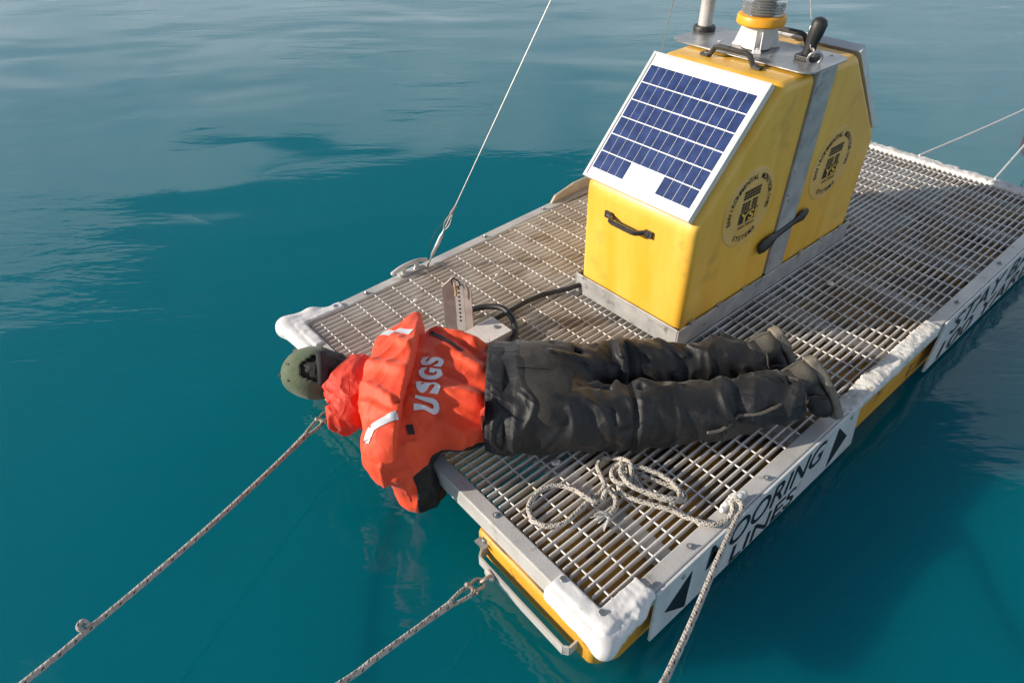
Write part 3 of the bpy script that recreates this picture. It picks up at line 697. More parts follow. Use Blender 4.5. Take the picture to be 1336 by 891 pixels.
mb = MB(); mb.tube([(1.712, -.662, PZ + .002), (1.712, -.662, 1.5), (1.712, -.662, 2.32)], .0270, 20); make('pole', mb, ALUW, MT, smooth=True)
mb = MB(); mb.lathe([(.043, 0), (.044, .010), (.040, .017), (.0272, .019)], (1.712, -.662, PZ), 24); make('collar', mb, BLACK, MT, smooth=True)
AN = thing('stub_antenna', (1.667, -1.135, PZ), 'stubby black tapered antenna at right end of top plate', 'antenna')
mb = MB(); P = [(1.667, -1.135, PZ + .016), (1.668, -1.137, PZ + .05), (1.671, -1.142, PZ + .09), (1.673, -1.146, PZ + .118), (1.674, -1.147, PZ + .130), (1.6745, -1.148, PZ + .136)]
mb.tube(P, [.022, .021, .026, .027, .021, .009], 18); make('whip_boot', mb, BLACK, AN, smooth=True)
mb = MB(); mb.prism(rrect(1.630, -1.170, 1.702, -1.100, .015, PZ), (0, 0, .016)); make('foot_plate', mb, BLACK, AN, bevel=.003)

# guy wires
def ring_path(c, ax, r, n=20, squash=1.0, rot=0.0):
    ax = Vector(ax).normalized(); u = ax.orthogonal().normalized(); w = ax.cross(u); c = Vector(c)
    return [c + (u * math.cos(2 * math.pi * k / n + rot) * squash + w * math.sin(2 * math.pi * k / n + rot)) * r for k in range(n)]
top = Vector((1.712, -.662, 2.29))
def guy(a, lab, turn):
    a = Vector(a); d = (top - a).normalized(); L = (top - a).length
    G = thing('guy_wire', a, lab, 'wire', 'guy wires of the mast')
    s = turn
    mb = MB(); mb.tube([a + d * s, top], .0022, 6); make('wire', mb, WIRE, G)
    side = d.cross(Vector((0.5, .6, -.6))).normalized()
    mb = MB(); mb.tube(ring_path(a + d * .012, side, .014), .0032, 8, closed=True); make('shackle', mb, SHACK, G, smooth=True)
    if turn > .15:
        mb = MB(); mb.tube([a + d * .03, a + d * .06, a + d * .075, a + d * .17, a + d * .19, a + d * .21], [.004, .004, .0095, .0095, .004, .004], 10); make('turnbuckle', mb, STEEL, G, smooth=True)
        loop = [a + d * .20, a + d * .23 + side * .011, a + d * .26 + side * .009, a + d * .30, a + d * .26 - side * .009, a + d * .23 - side * .011]
        mb = MB(); mb.tube(catmull(loop + [loop[0]], 4)[:-1], .0024, 6, closed=True); make('thimble_loop', mb, SHACK, G)
        mb = MB(); mb.tube(catmull([a + d * .24 + side * .012, a + d * .19 + side * .028, a + d * .13 + side * .030, a + d * .09 + side * .016], 5), .0016, 6); make('safety_wire', mb, BLACK, G)
        mb = MB(); mb.tube([a + d * .285 + side * .004, a + d * .325 - side * .002], .0055, 8); make('clamp', mb, BRACKET, G)
    else:
        for k in range(3):
            mb = MB(); c = a + d * (.034 + .026 * k); mb.tube([c + d * .016, c + side * .006 + d * .006, c + side * .006 - d * .006, c - d * .016, c - side * .006 - d * .006, c - side * .006 + d * .006], .0020, 6, closed=True); make('chain_link', mb, WIRE, G, smooth=True)
guy((.645, -.126, .004), 'steel guy wire with turnbuckle rising from the left beam', .22)
guy((1.653, -1.160, PZ + .016), 'thin guy wire with eye bolt in front of the black antenna', .12)
guy((2.15, -.05, .004), 'faint thin guy wire behind the mast and beacon', .12)
mb = MB(); mb.tube(ring_path((1.640, -1.176, PZ + .016), (.6, .6, .2), .023, 24), .0048, 8, closed=True)
mb.tube([(1.653, -1.160, PZ - .002), (1.651, -1.164, PZ + .006)], .005, 8)
make('eye_bolt', mb, STEEL, smooth=True, label='steel ring eye bolt in top plate before the black antenna', cat='eye bolt')

# ================================================================== gear on the deck
BR = thing('upright_bracket', (.452, -.57, .001), 'upright metal channel bracket with punched centre strip behind the jacket', 'bracket')
def plate(mb, a, b, zlo, zhiA, zhiB, t=.004):
    a = Vector(a); b = Vector(b); d = (b - a); n_ = Vector((-d.y, d.x)).normalized() * t / 2
    mb.hexa([(a.x + n_.x, a.y + n_.y, zlo), (b.x + n_.x, b.y + n_.y, zlo), (b.x - n_.x, b.y - n_.y, zlo), (a.x - n_.x, a.y - n_.y, zlo)],
            [(a.x + n_.x, a.y + n_.y, zhiA), (b.x + n_.x, b.y + n_.y, zhiB), (b.x - n_.x, b.y - n_.y, zhiB), (a.x - n_.x, a.y - n_.y, zhiA)])
LT = Vector((-.025, .0)); 
pA = (.448, -.538); pB = (.482, -.572); pC = (.503, -.603); pD = (.506, -.650)
mb = MB(); plate(mb, pA, pB, .001, .205, .255); make('left_flange', mb, BRACKET, BR, bevel=.001, seg=1)
mb = MB(); plate(mb, (pB[0] + .0005, pB[1] - .003), pC, .001, .225, .225); make('web', mb, ALUW, BR)
mb = MB(); plate(mb, (pC[0] - .0005, pC[1] - .004), pD, .001, .235, .215); make('right_flange', mb, BRACKET, BR, bevel=.001, seg=1)
wn_ = Vector((-.0295, -.02, 0)).normalized()
for k in range(9):
    mb = MB(); c = Vector(((pB[0] + pC[0]) / 2, (pB[1] + pC[1]) / 2, .050 + k * .019)) + wn_ * .0023; mb.disc(c, .0048, .0008, tuple(wn_), 10); make('punched_hole', mb, BLACK, BR)
cb = Vector((.478, -.590, .235))
mb = MB(); mb.tube(ring_path(cb, (-.6, -.7, .2), .020, 20, .6), .0030, 8, closed=True); make('carabiner', mb, BLACK, smooth=True, label='small black carabiner clipped to the bracket\'s top', cat='carabiner')
mb = MB(); mb.tube(catmull([cb + Vector((-.012, -.010, .012)), cb + Vector((-.016, -.018, -.004)), cb + Vector((-.014, -.020, -.025)), cb + Vector((-.016, -.016, -.045))], 5), [.005] * 16, 8); make('strap_end', mb, mat('tan_webbing', (.45, .28, .14), (.55, .36, .2), 40, .8), label='short tan strap hanging in the carabiner on the bracket', cat='strap')
CH = thing('metal_channel', (.51, -.715, .001), 'short metal channel lying on grating between bracket and trousers', 'channel')
mb = MB(); mb.box((.41, -.770, .046), (.60, -.655, .051)); make('top_face', mb, ALU, CH, bevel=.001, seg=1)
for nm, a, b in (('side_wall', -.770, -.764), ('side_wall', -.661, -.655)):
    mb = MB(); mb.box((.4105, a, .001), (.5995, b, .0455)); make(nm, mb, ALU, CH)
mb = MB(); mb.disc((.565, -.715, .0515), .011, .005, seg=12); make('bolt', mb, STEEL, CH)
def cable(name, pts, r, label, m=BLACK):
    P = catmull(pts, 8); mb = MB(); mb.tube(P, r, 12); return make(name, mb, m, smooth=True, label=label, cat='cable')
cable('power_cable', [(1.035, -.718, .042), (.985, -.693, .030), (.93, -.655, .016), (.875, -.634, .013), (.796, -.628, .013), (.712, -.630, .013), (.641, -.632, .013), (.552, -.636, .013), (.44, -.625, .012), (.36, -.60, .012)], .0105, 'thick black cable running from the housing base across the grating')
cable('hose', [(.515, -.505, .020), (.555, -.530, .028), (.598, -.551, .036), (.640, -.588, .045), (.664, -.638, .052), (.660, -.695, .046), (.635, -.748, .034), (.600, -.785, .024), (.55, -.81, .016), (.48, -.84, .014)], .0125, 'black hose curving over the short metal channel by the bracket')

# ================================================================== ropes
def rope(name, pts, r, label, n=10, parts=()):
    P = catmull(pts, n); P2 = []
    for k, p in enumerate(P): P2.append(p)
    mb = MB(); mb.tube(P2, r, 10); return make(name, mb, ROPE, smooth=True, label=label, cat='rope', group='mooring ropes')
def shackle(c, d, up, r=.016, w=.0055):
    """U shackle + pin pulling along d"""
    c = Vector(c); d = Vector(d).normalized(); u = (Vector(up) - d * Vector(up).dot(d)).normalized()
    mb = MB(); P = [c + d * .030 + u * r * .75] + [c + u * r * math.cos(a) - d * r * math.sin(a) for a in np.linspace(0, math.pi, 9)] + [c + d * .030 - u * r * .75]
    mb.tube(P, w, 8); mb.tube([c + d * .030 + u * (r + .008), c + d * .030 - u * (r + .008)], w * 1.15, 8)
    for s_ in (1, -1): mb.disc(c + d * .030 + u * s_ * (r * .8), .010, .004 * s_, tuple(u), 12)
    return mb
def moor(eye, pts, label, bump=False):
    eye = Vector(eye); d = (Vector(pts[0]) - eye).normalized()
    side = d.cross(Vector((0, 0, 1))).normalized(); vert = side.cross(d)
    o = rope('mooring_rope', pts, .0082, label)
    mb = MB(); mb.tube(ring_path(eye + d * .012, side * .8 + vert * .5, .019, 18), .0056, 8, closed=True); make('ring_link', mb, SHACK, o, smooth=True)
    mb = shackle(eye + d * .040, d, side, .017); make('shackle', mb, SHACK, o, smooth=True)
    L = [eye + d * .066, eye + d * .085 + side * .014, eye + d * .12 + side * .012, eye + d * .17, eye + d * .12 - side * .012, eye + d * .085 - side * .014]
    mb = MB(); mb.tube(catmull(L + [L[0]], 5)[:-1], .0058, 8, closed=True); make('eye_splice', mb, ROPE, o, smooth=True)
    mb = MB(); mb.tube([eye + d * .155, eye + d * .18, eye + d * .26], [.011, .0105, .0085], 10); make('splice_sleeve', mb, ROPE, o, smooth=True)
    if bump:
        q = Vector(bump); mb = MB(); mb.tube(catmull([q, q + Vector((-.01, .014, .012)), q + Vector((.004, .022, .016)), q + Vector((.012, .006, .004))], 5), .007, 8); make('snag', mb, ROPE, o, smooth=True)
    return o
e1 = Vector((-.062, -.487, -.152)); f1 = Vector((-1.143, -.981, .0))
moor(e1, [e1 + (f1 - e1) * t + Vector((0, 0, -.03 * math.sin(math.pi * t))) for t in (.15, .3, .5, .7, .85, 1.0)] + [f1 + (f1 - e1) * .5 + Vector((0, 0, .08))], 'speckled white mooring rope running from below the cap to lower left', bump=e1 + (f1 - e1) * .865 + Vector((0, 0, -.012)))
e2 = Vector((-.062, -1.425, -.152)); f2 = Vector((-.562, -1.487, .0))
moor(e2, [e2 + (f2 - e2) * t for t in (.35, .55, .8, 1.0)] + [f2 + (f2 - e2) * .7 + Vector((0, 0, .06))], 'speckled white mooring rope shackled to the tow bar under the near corner')
coil = [(.555, -1.822, .034), (.522, -1.823, .014), (0.476, -1.806, .012), (0.453, -1.772, .012), (0.435, -1.728, .010), (0.425, -1.692, .010), (0.404, -1.654, .010), (0.385, -1.618, .010), (0.364, -1.574, .012), (0.365, -1.541, .016), (0.399, -1.516, .022), (0.44, -1.528, .022), (0.466, -1.581, .016), (0.493, -1.633, .010), (0.503, -1.675, .009), (0.479, -1.694, .012), (0.442, -1.678, .026), (0.419, -1.641, .028), (0.408, -1.599, .024), (0.417, -1.559, .030), (0.433, -1.518, .038), (.462, -1.545, .040), (.488, -1.600, .034), (.490, -1.655, .030), (.462, -1.690, .034), (.430, -1.672, .042), (.402, -1.625, .044), (.380, -1.570, .046), (.392, -1.520, .048), (.420, -1.500, .046), (0.425, -1.486, .034), (0.39, -1.487, .028), (0.368, -1.516, .030), (0.379, -1.544, .032), (0.412, -1.542, .040), (0.439, -1.516, .050), (0.45, -1.486, .034), (0.443, -1.447, .016), (0.419, -1.423, .010), (0.385, -1.433, .010), (0.364, -1.464, .014), (0.343, -1.501, .016), (0.315, -1.512, .014), (0.276, -1.508, .012), (0.221, -1.513, .010), (0.161, -1.517, .009), (0.117, -1.497, .009), (0.097, -1.461, .009), (0.104, -1.424, .009), (0.132, -1.396, .009), (0.188, -1.386, .009), (0.237, -1.405, .010), (0.261, -1.45, .012), (0.261, -1.49, .024), (0.266, -1.524, .026), (0.291, -1.538, .018), (0.32, -1.528, .030), (0.330, -1.554, .020), (0.310, -1.576, .012), (0.278, -1.584, .010)]
lead = [(-.30, -2.145, .62), (-.156, -2.075, .40), (-.067, -2.035, .20), (.12, -1.975, .12), (.33, -1.905, .075), (.50, -1.852, .046), (.556, -1.838, .036), (.578, -1.824, .034), (.584, -1.806, .030), (.570, -1.800, .026), (.556, -1.812, .026)]
o3 = rope('mooring_rope', lead + coil[1:], .0082, 'white rope heaped in loops on the grating and led over the lettered edge', n=8)
mb = MB()
for k in range(26):
    a = Vector((.282, -1.583, .010)); dr = Vector((-.045 + random.uniform(-.015, .02), random.uniform(-.03, .028), random.uniform(-.006, .012)))
    mb.tube([a, a + dr * .5 + Vector((0, 0, .004)), a + dr], .0016, 4)
make('frayed_end', mb, FOAM, o3)
def knot(p):
    d = cap_(p, (.575, -1.800, .020), (.625, -1.802, .020), .013, .012)
    d = smin(d, cap_(p, (.535, -1.793, .014), (.60, -1.786, .016), .010, .012), .008)
    return d + rough_noise(p, 90, 7) * .004
V, Q = nets(knot, (.50, -1.85, -.01), (.66, -1.75, .06), .0035); make('frayed_knot', (V, Q), FOAM, o3, smooth='all')
for q0, q1, lab in (((3.45, -1.06, .015), (5.17, -1.28, .06), 'thin pale tether from the far edge to the red buoy, upper one'), ((3.45, -1.465, .012), (5.17, -1.295, .04), 'thin pale tether from the far edge to the red buoy, right one')):
    mb = MB(); mb.tube([Vector(q0).lerp(Vector(q1), t) + Vector((0, 0, -.012 * math.sin(math.pi * t))) for t in np.linspace(0, 1, 14)], .0062, 8); make('tether_rope', mb, TETHER, smooth=True, label=lab, cat='rope', group='tethers to the buoy')
BU = thing('red_buoy', (5.215, -1.298, WZ), 'red mooring buoy at the right edge of the picture', 'buoy')
mb = MB(); mb.lathe([(.05, -.12), (.12, -.06), (.145, .02), (.14, .09), (.11, .15), (.05, .19), (.03, .20)], (5.215, -1.298, WZ), 28); make('float', mb, RED, BU, smooth=True)
mb = MB(); mb.lathe([(.032, .198), (.034, .26), (.030, .30)], (5.215, -1.298, WZ), 16); make('neck', mb, BLACK, BU, smooth=True)
mb = MB(); mb.tube(ring_path((5.215, -1.298, WZ + .33), (.5, .5, 0), .035), .008, 8, closed=True); make('lifting_eye', mb, SHACK, BU, smooth=True)

# ================================================================== the person lying prone
AX = np.array([.75, -.66, 0.]); AX /= np.linalg.norm(AX); LA = np.array([.66, .75, 0.]); LA /= np.linalg.norm(LA); ZZ = np.array([0, 0, 1.])
T0 = np.array([.03, -.93, 0.]); TB = np.stack([AX, LA, ZZ])
def Tw(s, u, z): return T0 + AX * s + LA * u + ZZ * z
def loc(p): return (p - T0) @ TB.T
FHIP = (.440, -1.085, .125); FKNEE = (.712, -1.222, .090); FMID = (.918, -1.370, .086); FANK = (1.100, -1.512, .098)
NHIP = (.325, -1.235, .125); NKNEE = (.550, -1.404, .094); NMID = (.782, -1.557, .092); NANK = (1.005, -1.690, .104)
SHN = Tw(-.045, -.185, .115); ELN = np.array([-.047, -1.050, -.085]); WRN = np.array([.055, -.955, -.200])
SHF = Tw(-.07, .265, .105); ELF = np.array([.03, -.665, .02]); WRF = np.array([.085, -.740, -.20])
HC = np.array([-.104, -.562, .110])                                    # head centre
HH = np.array([-.70, .66, -.22]); HH /= np.linalg.norm(HH)             # crown direction
HB = np.array([-.25, -.62, .75]); HB -= HH * (HB @ HH); HB /= np.linalg.norm(HB)   # back of the head
_h, _b = HH.copy(), HB.copy(); HH = .84 * _h + .54 * _b; HB = .84 * _b - .54 * _h      # chin tucked: the crown turns up
HS_ = np.cross(HH, HB); HBAS = np.stack([HH, HB, HS_])
def hw(h, b, s): return HC + HH * h + HB * b + HS_ * s
NECK = Tw(-.16, .080, .110)

def folds(p, L):
    d = np.zeros(len(p))
    for a, b, w, h in L: d -= h * np.exp(-(segd(p, a, b) / w) ** 2)
    return d
def folds2(p, L):
    d = np.zeros(len(p)); z = np.array([1, 1, .2])
    for a, b, w, h in L: d -= h * np.exp(-(segd(p * z, np.array(a) * z, np.array(b) * z) / w) ** 2)
    return d
# ---- body: one continuous surface (skull, face, neck, trunk, arms, hands, legs, feet)
def hand(p, w, d, up, flip):
    w = np.array(w); d = np.array(d, float); d /= np.linalg.norm(d); up = np.array(up, float); up -= d * (up @ d); up /= np.linalg.norm(up); sd = np.cross(d, up) * flip
    r = rbox(p, w + d * .050, (.045, .040, .014), .012, np.stack([d, sd, up]))
    for k, (off, ln) in enumerate(((-.030, .070), (-.010, .080), (.010, .075), (.029, .060))):
        a = w + d * .090 + sd * off; b = a + d * ln * .5 - up * .008; c = b + d * ln * .42 - up * .022
        r = smin(r, np.minimum(cap_(p, a, b, .0095, .0088), cap_(p, b, c, .0088, .0075)), .006)
    a = w + d * .025 - sd * .036; b = a + d * .038 - sd * .026 - up * .010; c = b + d * .030 - sd * .006 - up * .008
    return smin(r, np.minimum(cap_(p, a, b, .0125, .0105), cap_(p, b, c, .0105, .009)), .010)
def body(p):
    q = (p - HC) @ HBAS.T
    d = ell(p, HC + HH * .002, (.100, .094, .076), HBAS)
    d = smin(d, ell(p, hw(-.050, -.045, 0), (.075, .055, .058), HBAS), .03)          # jaw and face
    d = smin(d, cap_(p, hw(.000, -.092, 0), hw(-.030, -.112, 0), .009, .013), .012)   # nose
    for s_ in (1, -1):
        d = smin(d, ell(p, hw(-.012, .004, s_ * .078), (.030, .018, .009), HBAS), .008)   # ears
        d = smax(d, -ell(p, hw(.004, -.098, s_ * .032), (.010, .012, .015), HBAS), .008)  # eye sockets
    d = smax(d, -cap_(p, hw(-.062, -.100, -.022), hw(-.062, -.100, .022), .004, .004), .005)  # mouth line
    d = smin(d, cap_(p, hw(-.07, .0, 0), NECK, .050, .052), .03); d = smin(d, cap_(p, NECK, Tw(-.02, .06, .105), .052, .06), .03)
    d = smin(d, ell(p, Tw(.0, .055, .105), (.115, .18, .080), TB), .05)
    d = smin(d, ell(p, Tw(.17, .062, .115), (.20, .155, .085), TB), .05)
    d = smin(d, ell(p, (.372, -1.150, .12), (.15, .165, .085), TB), .05)
    for S_, E_, W_ in ((SHN, ELN, WRN), (SHF, ELF, WRF)):
        d = smin(d, cap_(p, S_, E_, .052, .040), .03); d = smin(d, cap_(p, E_, W_, .040, .028), .02)
    d = smin(d, hand(p, WRN, (.9, .25, -.1), (0, 0, 1), 1), .015); d = smin(d, hand(p, WRF, (.95, -.1, -.1), (0, 0, 1), -1), .015)
    for Hh, K, Mm, A in ((FHIP, FKNEE, FMID, FANK), (NHIP, NKNEE, NMID, NANK)):
        d = smin(d, cap_(p, Hh, K, .078, .054), .03); d = smin(d, cap_(p, K, Mm, .054, .052), .02); d = smin(d, cap_(p, Mm, A, .052, .030), .02)
    d = smin(d, cap_(p, FANK, (1.150, -1.548, .095), .030, .028), .01); d = smin(d, cap_(p, NANK, (1.060, -1.728, .100), .030, .028), .01)
    return d
V, Q = nets(body, (-.30, -1.86, -.32), (1.32, -.40, .28), .0068); V = relax(V, Q, 1, .4)
PERSON = make('person', (V, Q), SKIN, smooth='all', label='person in orange jacket, dark trousers and olive cap lying prone over the platform edge', cat='person', origin=(.37, -1.15, 0))

# ---- trousers
TF = [  # creases: a, b, width, height
    ((.62, -1.30, .20), (.72, -1.20, .20), .016, .012), ((.56, -1.33, .20), (.47, -1.45, .16), .014, .013), ((.60, -1.40, .20), (.52, -1.47, .12), .013, -.012),
    ((.62, -1.38, .20), (.66, -1.48, .18), .014, .014), ((.58, -1.50, .14), (.66, -1.46, .19), .012, .012), ((.69, -1.46, .20), (.63, -1.56, .12), .013, .010),
    ((.74, -1.30, .18), (.70, -1.24, .19), .013, -.014), ((.78, -1.22, .18), (.80, -1.33, .17), .013, .012), ((.84, -1.27, .18), (.86, -1.37, .16), .011, .010), ((.90, -1.31, .18), (.93, -1.41, .16), .012, .010),
    ((1.00, -1.36, .18), (1.01, -1.46, .15), .010, .011), ((1.04, -1.38, .18), (1.07, -1.49, .15), .009, .012), ((1.08, -1.42, .18), (1.09, -1.50, .15), .009, -.009),
    ((.80, -1.53, .19), (.72, -1.62, .12), .012, .009), ((.90, -1.56, .19), (.82, -1.66, .12), .012, .010), ((.98, -1.60, .19), (.88, -1.68, .14), .012, -.008), ((.95, -1.62, .18), (1.03, -1.68, .16), .012, .009),
    ((.36, -1.30, .20), (.50, -1.30, .20), .016, .010), ((.34, -1.36, .16), (.48, -1.36, .18), .013, .012), ((.40, -1.33, .2), (.52, -1.40, .16), .012, .012), ((.44, -1.28, .22), (.54, -1.36, .18), .010, -.010),
    ((.47, -1.13, .24), (.56, -1.20, .20), .016, .012), ((.52, -1.08, .22), (.60, -1.22, .16), .013, -.014), ((.44, -1.19, .25), (.54, -1.27, .2), .015, -.016)]
def trouser_base(p):
    q = loc(p)
    d = ell(p, (.352, -1.128, .120), (.215, .213, .118), TB)
    d = smin(d, ell(p, Tw(.27, .068, .112), (.16, .200, .108), TB), .06)
    # two cheeks
    d = smin(d, ell(p, (.405, -1.115, .140), (.135, .105, .096), TB), .05); d = smin(d, ell(p, (.325, -1.205, .140), (.135, .105, .094), TB), .05)
    for Hh, K, Mm, A, r in ((FHIP, FKNEE, FMID, FANK, (.112, .084, .080, .070)), (NHIP, NKNEE, NMID, NANK, (.118, .092, .090, .080))):
        l1 = cap_(p, Hh, K, r[0], r[1]); l2 = smin(cap_(p, K, Mm, r[1], r[2]), cap_(p, Mm, A, r[2], r[3]), .01)
        d = smin(d, smin(l1, l2, .02), .028)
    return d
def trousers(p, off=0.0):
    d = trouser_base(p)
    m = np.abs(d) < .05; pm = p[m]
    lp = loc(pm)
    w = gnoise(pm * 6, 3)[:, None] * .05
    n1 = 1 - 2 * np.abs(gnoise((lp + w) * np.array([9.5, 6, 7]), 11)); n2 = 1 - 2 * np.abs(gnoise((lp + w) * np.array([24, 11, 13]), 17))
    seat = np.exp(-(((lp[:, 0] - .44) / .16) ** 2 + ((lp[:, 1] - .05) / .2) ** 2))
    dd = d[m] - (n1 * .0135 + n2 * .0062) * (1 - .65 * seat) + 1.5 * folds(pm, TF)
    # knee gusset seam, centre seam
    for K, H_ in ((FKNEE, FHIP), (NKNEE, NHIP)):
        dv = np.array(K) - np.array(H_); dv /= np.linalg.norm(dv); t = (pm - np.array(K)) @ dv; lat = np.linalg.norm((pm - np.array(K)) - t[:, None] * dv, axis=1)
        dd += .008 * np.exp(-((t + .005) / .008) ** 2) * (lat < .17) - .006 * np.exp(-((t - .014) / .010) ** 2) * (lat < .17)
    d = d.copy(); d[m] = dd
    d = smax(d, .0015 - p[:, 2], .012)
    d = smax(d, .262 - loc(p)[:, 0], .006)                        # top under the jacket hem
    for A, Mm in ((FANK, FMID), (NANK, NMID)):                     # hems
        dv = np.array(A) - np.array(Mm); dv /= np.linalg.norm(dv); t = (p - np.array(A)) @ dv - .020
        nearA = np.linalg.norm(p - np.array(A), axis=1) < .24
        d = np.where(nearA, smax(d, t, .006), d)
    return d - off
V, Q = nets(trousers, (.12, -1.84, -.01), (1.28, -.84, .29), .0062)
make('trousers', (V, Q), TROU, PERSON, smooth='all', label='dusty black trousers with creased legs'); BT = bvh(V, Q)
def patch_fn(p):
    q = loc(p); d = trouser_base(p) - .0030
    m = np.abs(d) < .03; pm = p[m]; w = gnoise(pm * 6, 3)[:, None] * .05; lp = q[m]
    d = d.copy(); d[m] += folds(pm, TF[-3:]) * .5 - gnoise(lp * 14, 5) * .004
    sh = rbox(np.stack([q[:, 0] - .425 - .10 * (q[:, 1] - .05), q[:, 1] - .055, 0 * q[:, 2]], 1), (0, 0, 0), (.094, .178, 1), .03) + gnoise(q * 11, 8) * .022
    d = smax(d, sh, .005); return smax(d, .10 - p[:, 2], .01)
V, Q = nets(patch_fn, (.1, -1.45, .08), (.65, -.85, .29), .0055); make('seat_patch', (V, Q), SEAT, PERSON, smooth='all', label='worn grey seat panel of the trousers')
# centre seam and zip on the near leg laid on the cloth
def lay(path, r, name, m, tree, lift=.002, parent=PERSON, dirv=(0, 0, -1), zig=0.0):
    P = []
    for k, q in enumerate(catmull(path, 10)):
        h = tree.find_nearest(Vector(q))
        if h[0] is not None: P.append(h[0] + h[1] * (lift) * (1 if h[1].z > -.2 else -1) + Vector((0, 0, zig * (k % 2))))
    if not zig: P = [P[0]] + [(P[k - 1] + P[k] * 2 + P[k + 1]) / 4 for k in range(1, len(P) - 1)] + [P[-1]]
    for _ in range(4): P = [P[0]] + [(P[k - 1] + P[k] + P[k + 1]) / 3 for k in range(1, len(P) - 1)] + [P[-1]]
    mb = MB(); mb.tube(P, r, 6); return make(name, mb, m, parent, smooth=True)
lay([Tw(.345, .050, .25), Tw(.42, .052, .26), Tw(.50, .05, .22)], .0022, 'centre_seam', TROU, BT, .003)
zipm = mat('zip_teeth', (.10, .085, .07), (.20, .17, .14), 160, .6, 0, .6, 300)
lay([(.70, -1.575, .10), (.80, -1.635, .115), (.90, -1.685, .125), (1.0, -1.735, .12), (1.01, -1.745, .10)], .0056, 'zip', zipm, BT, .009, zig=.0015)
hem = mat('hem_cloth', (.03, .028, .026), (.07, .06, .05), 60, .8, 0, .4, 200)
for A, Mm, r in ((FANK, FMID, .072), (NANK, NMID, .083)):
    dv = (Vector(A) - Vector(Mm)).normalized(); c = Vector(A) + dv * .012; u = dv.cross(Vector((0, 0, 1))).normalized(); w = u.cross(dv)
    lay([c + (u * math.cos(a) + w * math.sin(a)) * r for a in np.linspace(-.5, math.pi + .5, 9)], .0045, 'hem', hem, BT, .001)
lay([(.925, -1.60, .18), (.955, -1.655, .16), (.96, -1.69, .14)], .0075, 'ankle_strap', JLIN, BT, .001)

# ---- jacket
JF = [(Tw(.02, -.08, .24), Tw(.20, -.16, .18), .022, .014), (Tw(.03, -.02, .24), Tw(.22, -.04, .23), .020, .012), (Tw(.10, -.10, .24), Tw(.14, -.18, .16), .016, -.012),
      (Tw(.10, .18, .24), Tw(.22, .08, .24), .020, .012), (Tw(.16, .22, .22), Tw(.24, .14, .23), .018, -.012), (Tw(.05, .30, .20), Tw(.20, .24, .22), .022, .012), (Tw(.12, .05, .24), Tw(.23, .0, .23), .015, -.008)]
YF = [(Tw(-.14, .10, .24), Tw(-.02, .02, .25), .020, .010), (Tw(-.14, .0, .24), Tw(-.03, -.09, .24), .018, .012), (Tw(-.15, -.06, .2), Tw(-.02, -.15, .2), .014, .012), (Tw(-.10, -.02, .2), Tw(-.01, -.10, .24), .011, -.010),
      (Tw(-.08, .22, .24), Tw(-.01, .14, .25), .017, .010), (Tw(-.12, .20, .24), Tw(-.05, .30, .22), .018, -.010), (Tw(-.10, -.11, .18), Tw(-.01, -.19, .15), .012, .011), (Tw(-.07, -.16, .16), Tw(.0, -.21, .10), .010, .010)]
def torso(p):
    d = ell(p, Tw(-.025, .060, .115), (.158, .255, .122), TB)
    d = smin(d, ell(p, Tw(.15, .072, .112), (.230, .208, .112), TB), .06)
    d = smin(d, ell(p, Tw(.10, .225, .115), (.15, .125, .105), TB), .05)
    q = loc(p); d = smax(d, -.158 + .32 * np.clip(-q[:, 1] - .03, 0, 1) - q[:, 0], .04)
    d = smin(d, cap_(p, SHF, ELF, .082, .066), .05)
    return d
def sleeve(p):
    d = cap_(p, SHN + np.array([.016, -.002, .0]), ELN + np.array([-.008, .0, .006]), .080, .067)
    d = smin(d, cap_(p, ELN, WRN, .066, .046), .025)
    d = smin(d, rbox(p, ELN + np.array([.010, -.010, -.002]), (.054, .050, .050), .024), .015)
    m = np.abs(d) < .05; pm = p[m]; d = d.copy()
    d[m] -= (1 - 2 * np.abs(gnoise(pm * np.array([15, 15, 5]), 41))) * .011 + (1 - 2 * np.abs(gnoise(pm * np.array([30, 30, 12]), 43))) * .003
    return d
def cut_deck(p, d):
    """nothing may sink into the beam or grating"""
    b = np.maximum(np.maximum(-.004 - p[:, 0], p[:, 2] - .003), -1.9 - p[:, 1])
    return smax(d, -np.maximum(np.maximum(-p[:, 0] - .004, p[:, 2] - .004), -.085 - p[:, 2]), .01)
def jacket(p):
    d = torso(p); s = sleeve(p)
    d = smin(d, s, .06)
    f = cap_(p, ELF, WRF, .062, .048); d = smin(d, f, .03)
    m = np.abs(d) < .05; pm = p[m]; lp = loc(pm); w = gnoise(pm * 5, 23)[:, None] * .06
    n1 = 1 - 2 * np.abs(gnoise((lp + w) * np.array([7, 9, 9]), 29)); n2 = 1 - 2 * np.abs(gnoise((lp + w) * np.array([16, 22, 18]), 37))
    d = d.copy(); d[m] += 1.4 * folds2(pm, JF) - n1 * .0065 - n2 * .0035
    q = loc(p)
    d = smax(d, q[:, 0] - .258 - .010 * np.sin(q[:, 1] * 17), .008)
    d = smax(d, -.165 - q[:, 0], .02) if False else d
    return cut_deck(p, d)
V, Q = nets(jacket, (-.24, -1.28, -.28), (.48, -.50, .28), .0060)
JK = make('jacket', (V, Q), JACKET, PERSON, smooth='all', label='orange work jacket with black underarm panels and USGS on the back'); BJ = bvh(V, Q)
def side_panel(p):
    q = loc(p); d = jacket(p) - .0022
    side = smax(q[:, 1] + .120 + .30 * np.clip(q[:, 0] - .13, 0, 1) - .02 * np.sin(q[:, 0] * 30), .030 - q[:, 0], .02)
    side = smax(side, p[:, 2] - .075 - .10 * np.clip(.12 - q[:, 0], 0, .2), .02)
    e = p - ELN
    arm = smax(.046 - e @ np.array([.90, -.05, .20]), p[:, 2] - .085, .02)
    return smax(d, smin(side, arm, .015), .003)
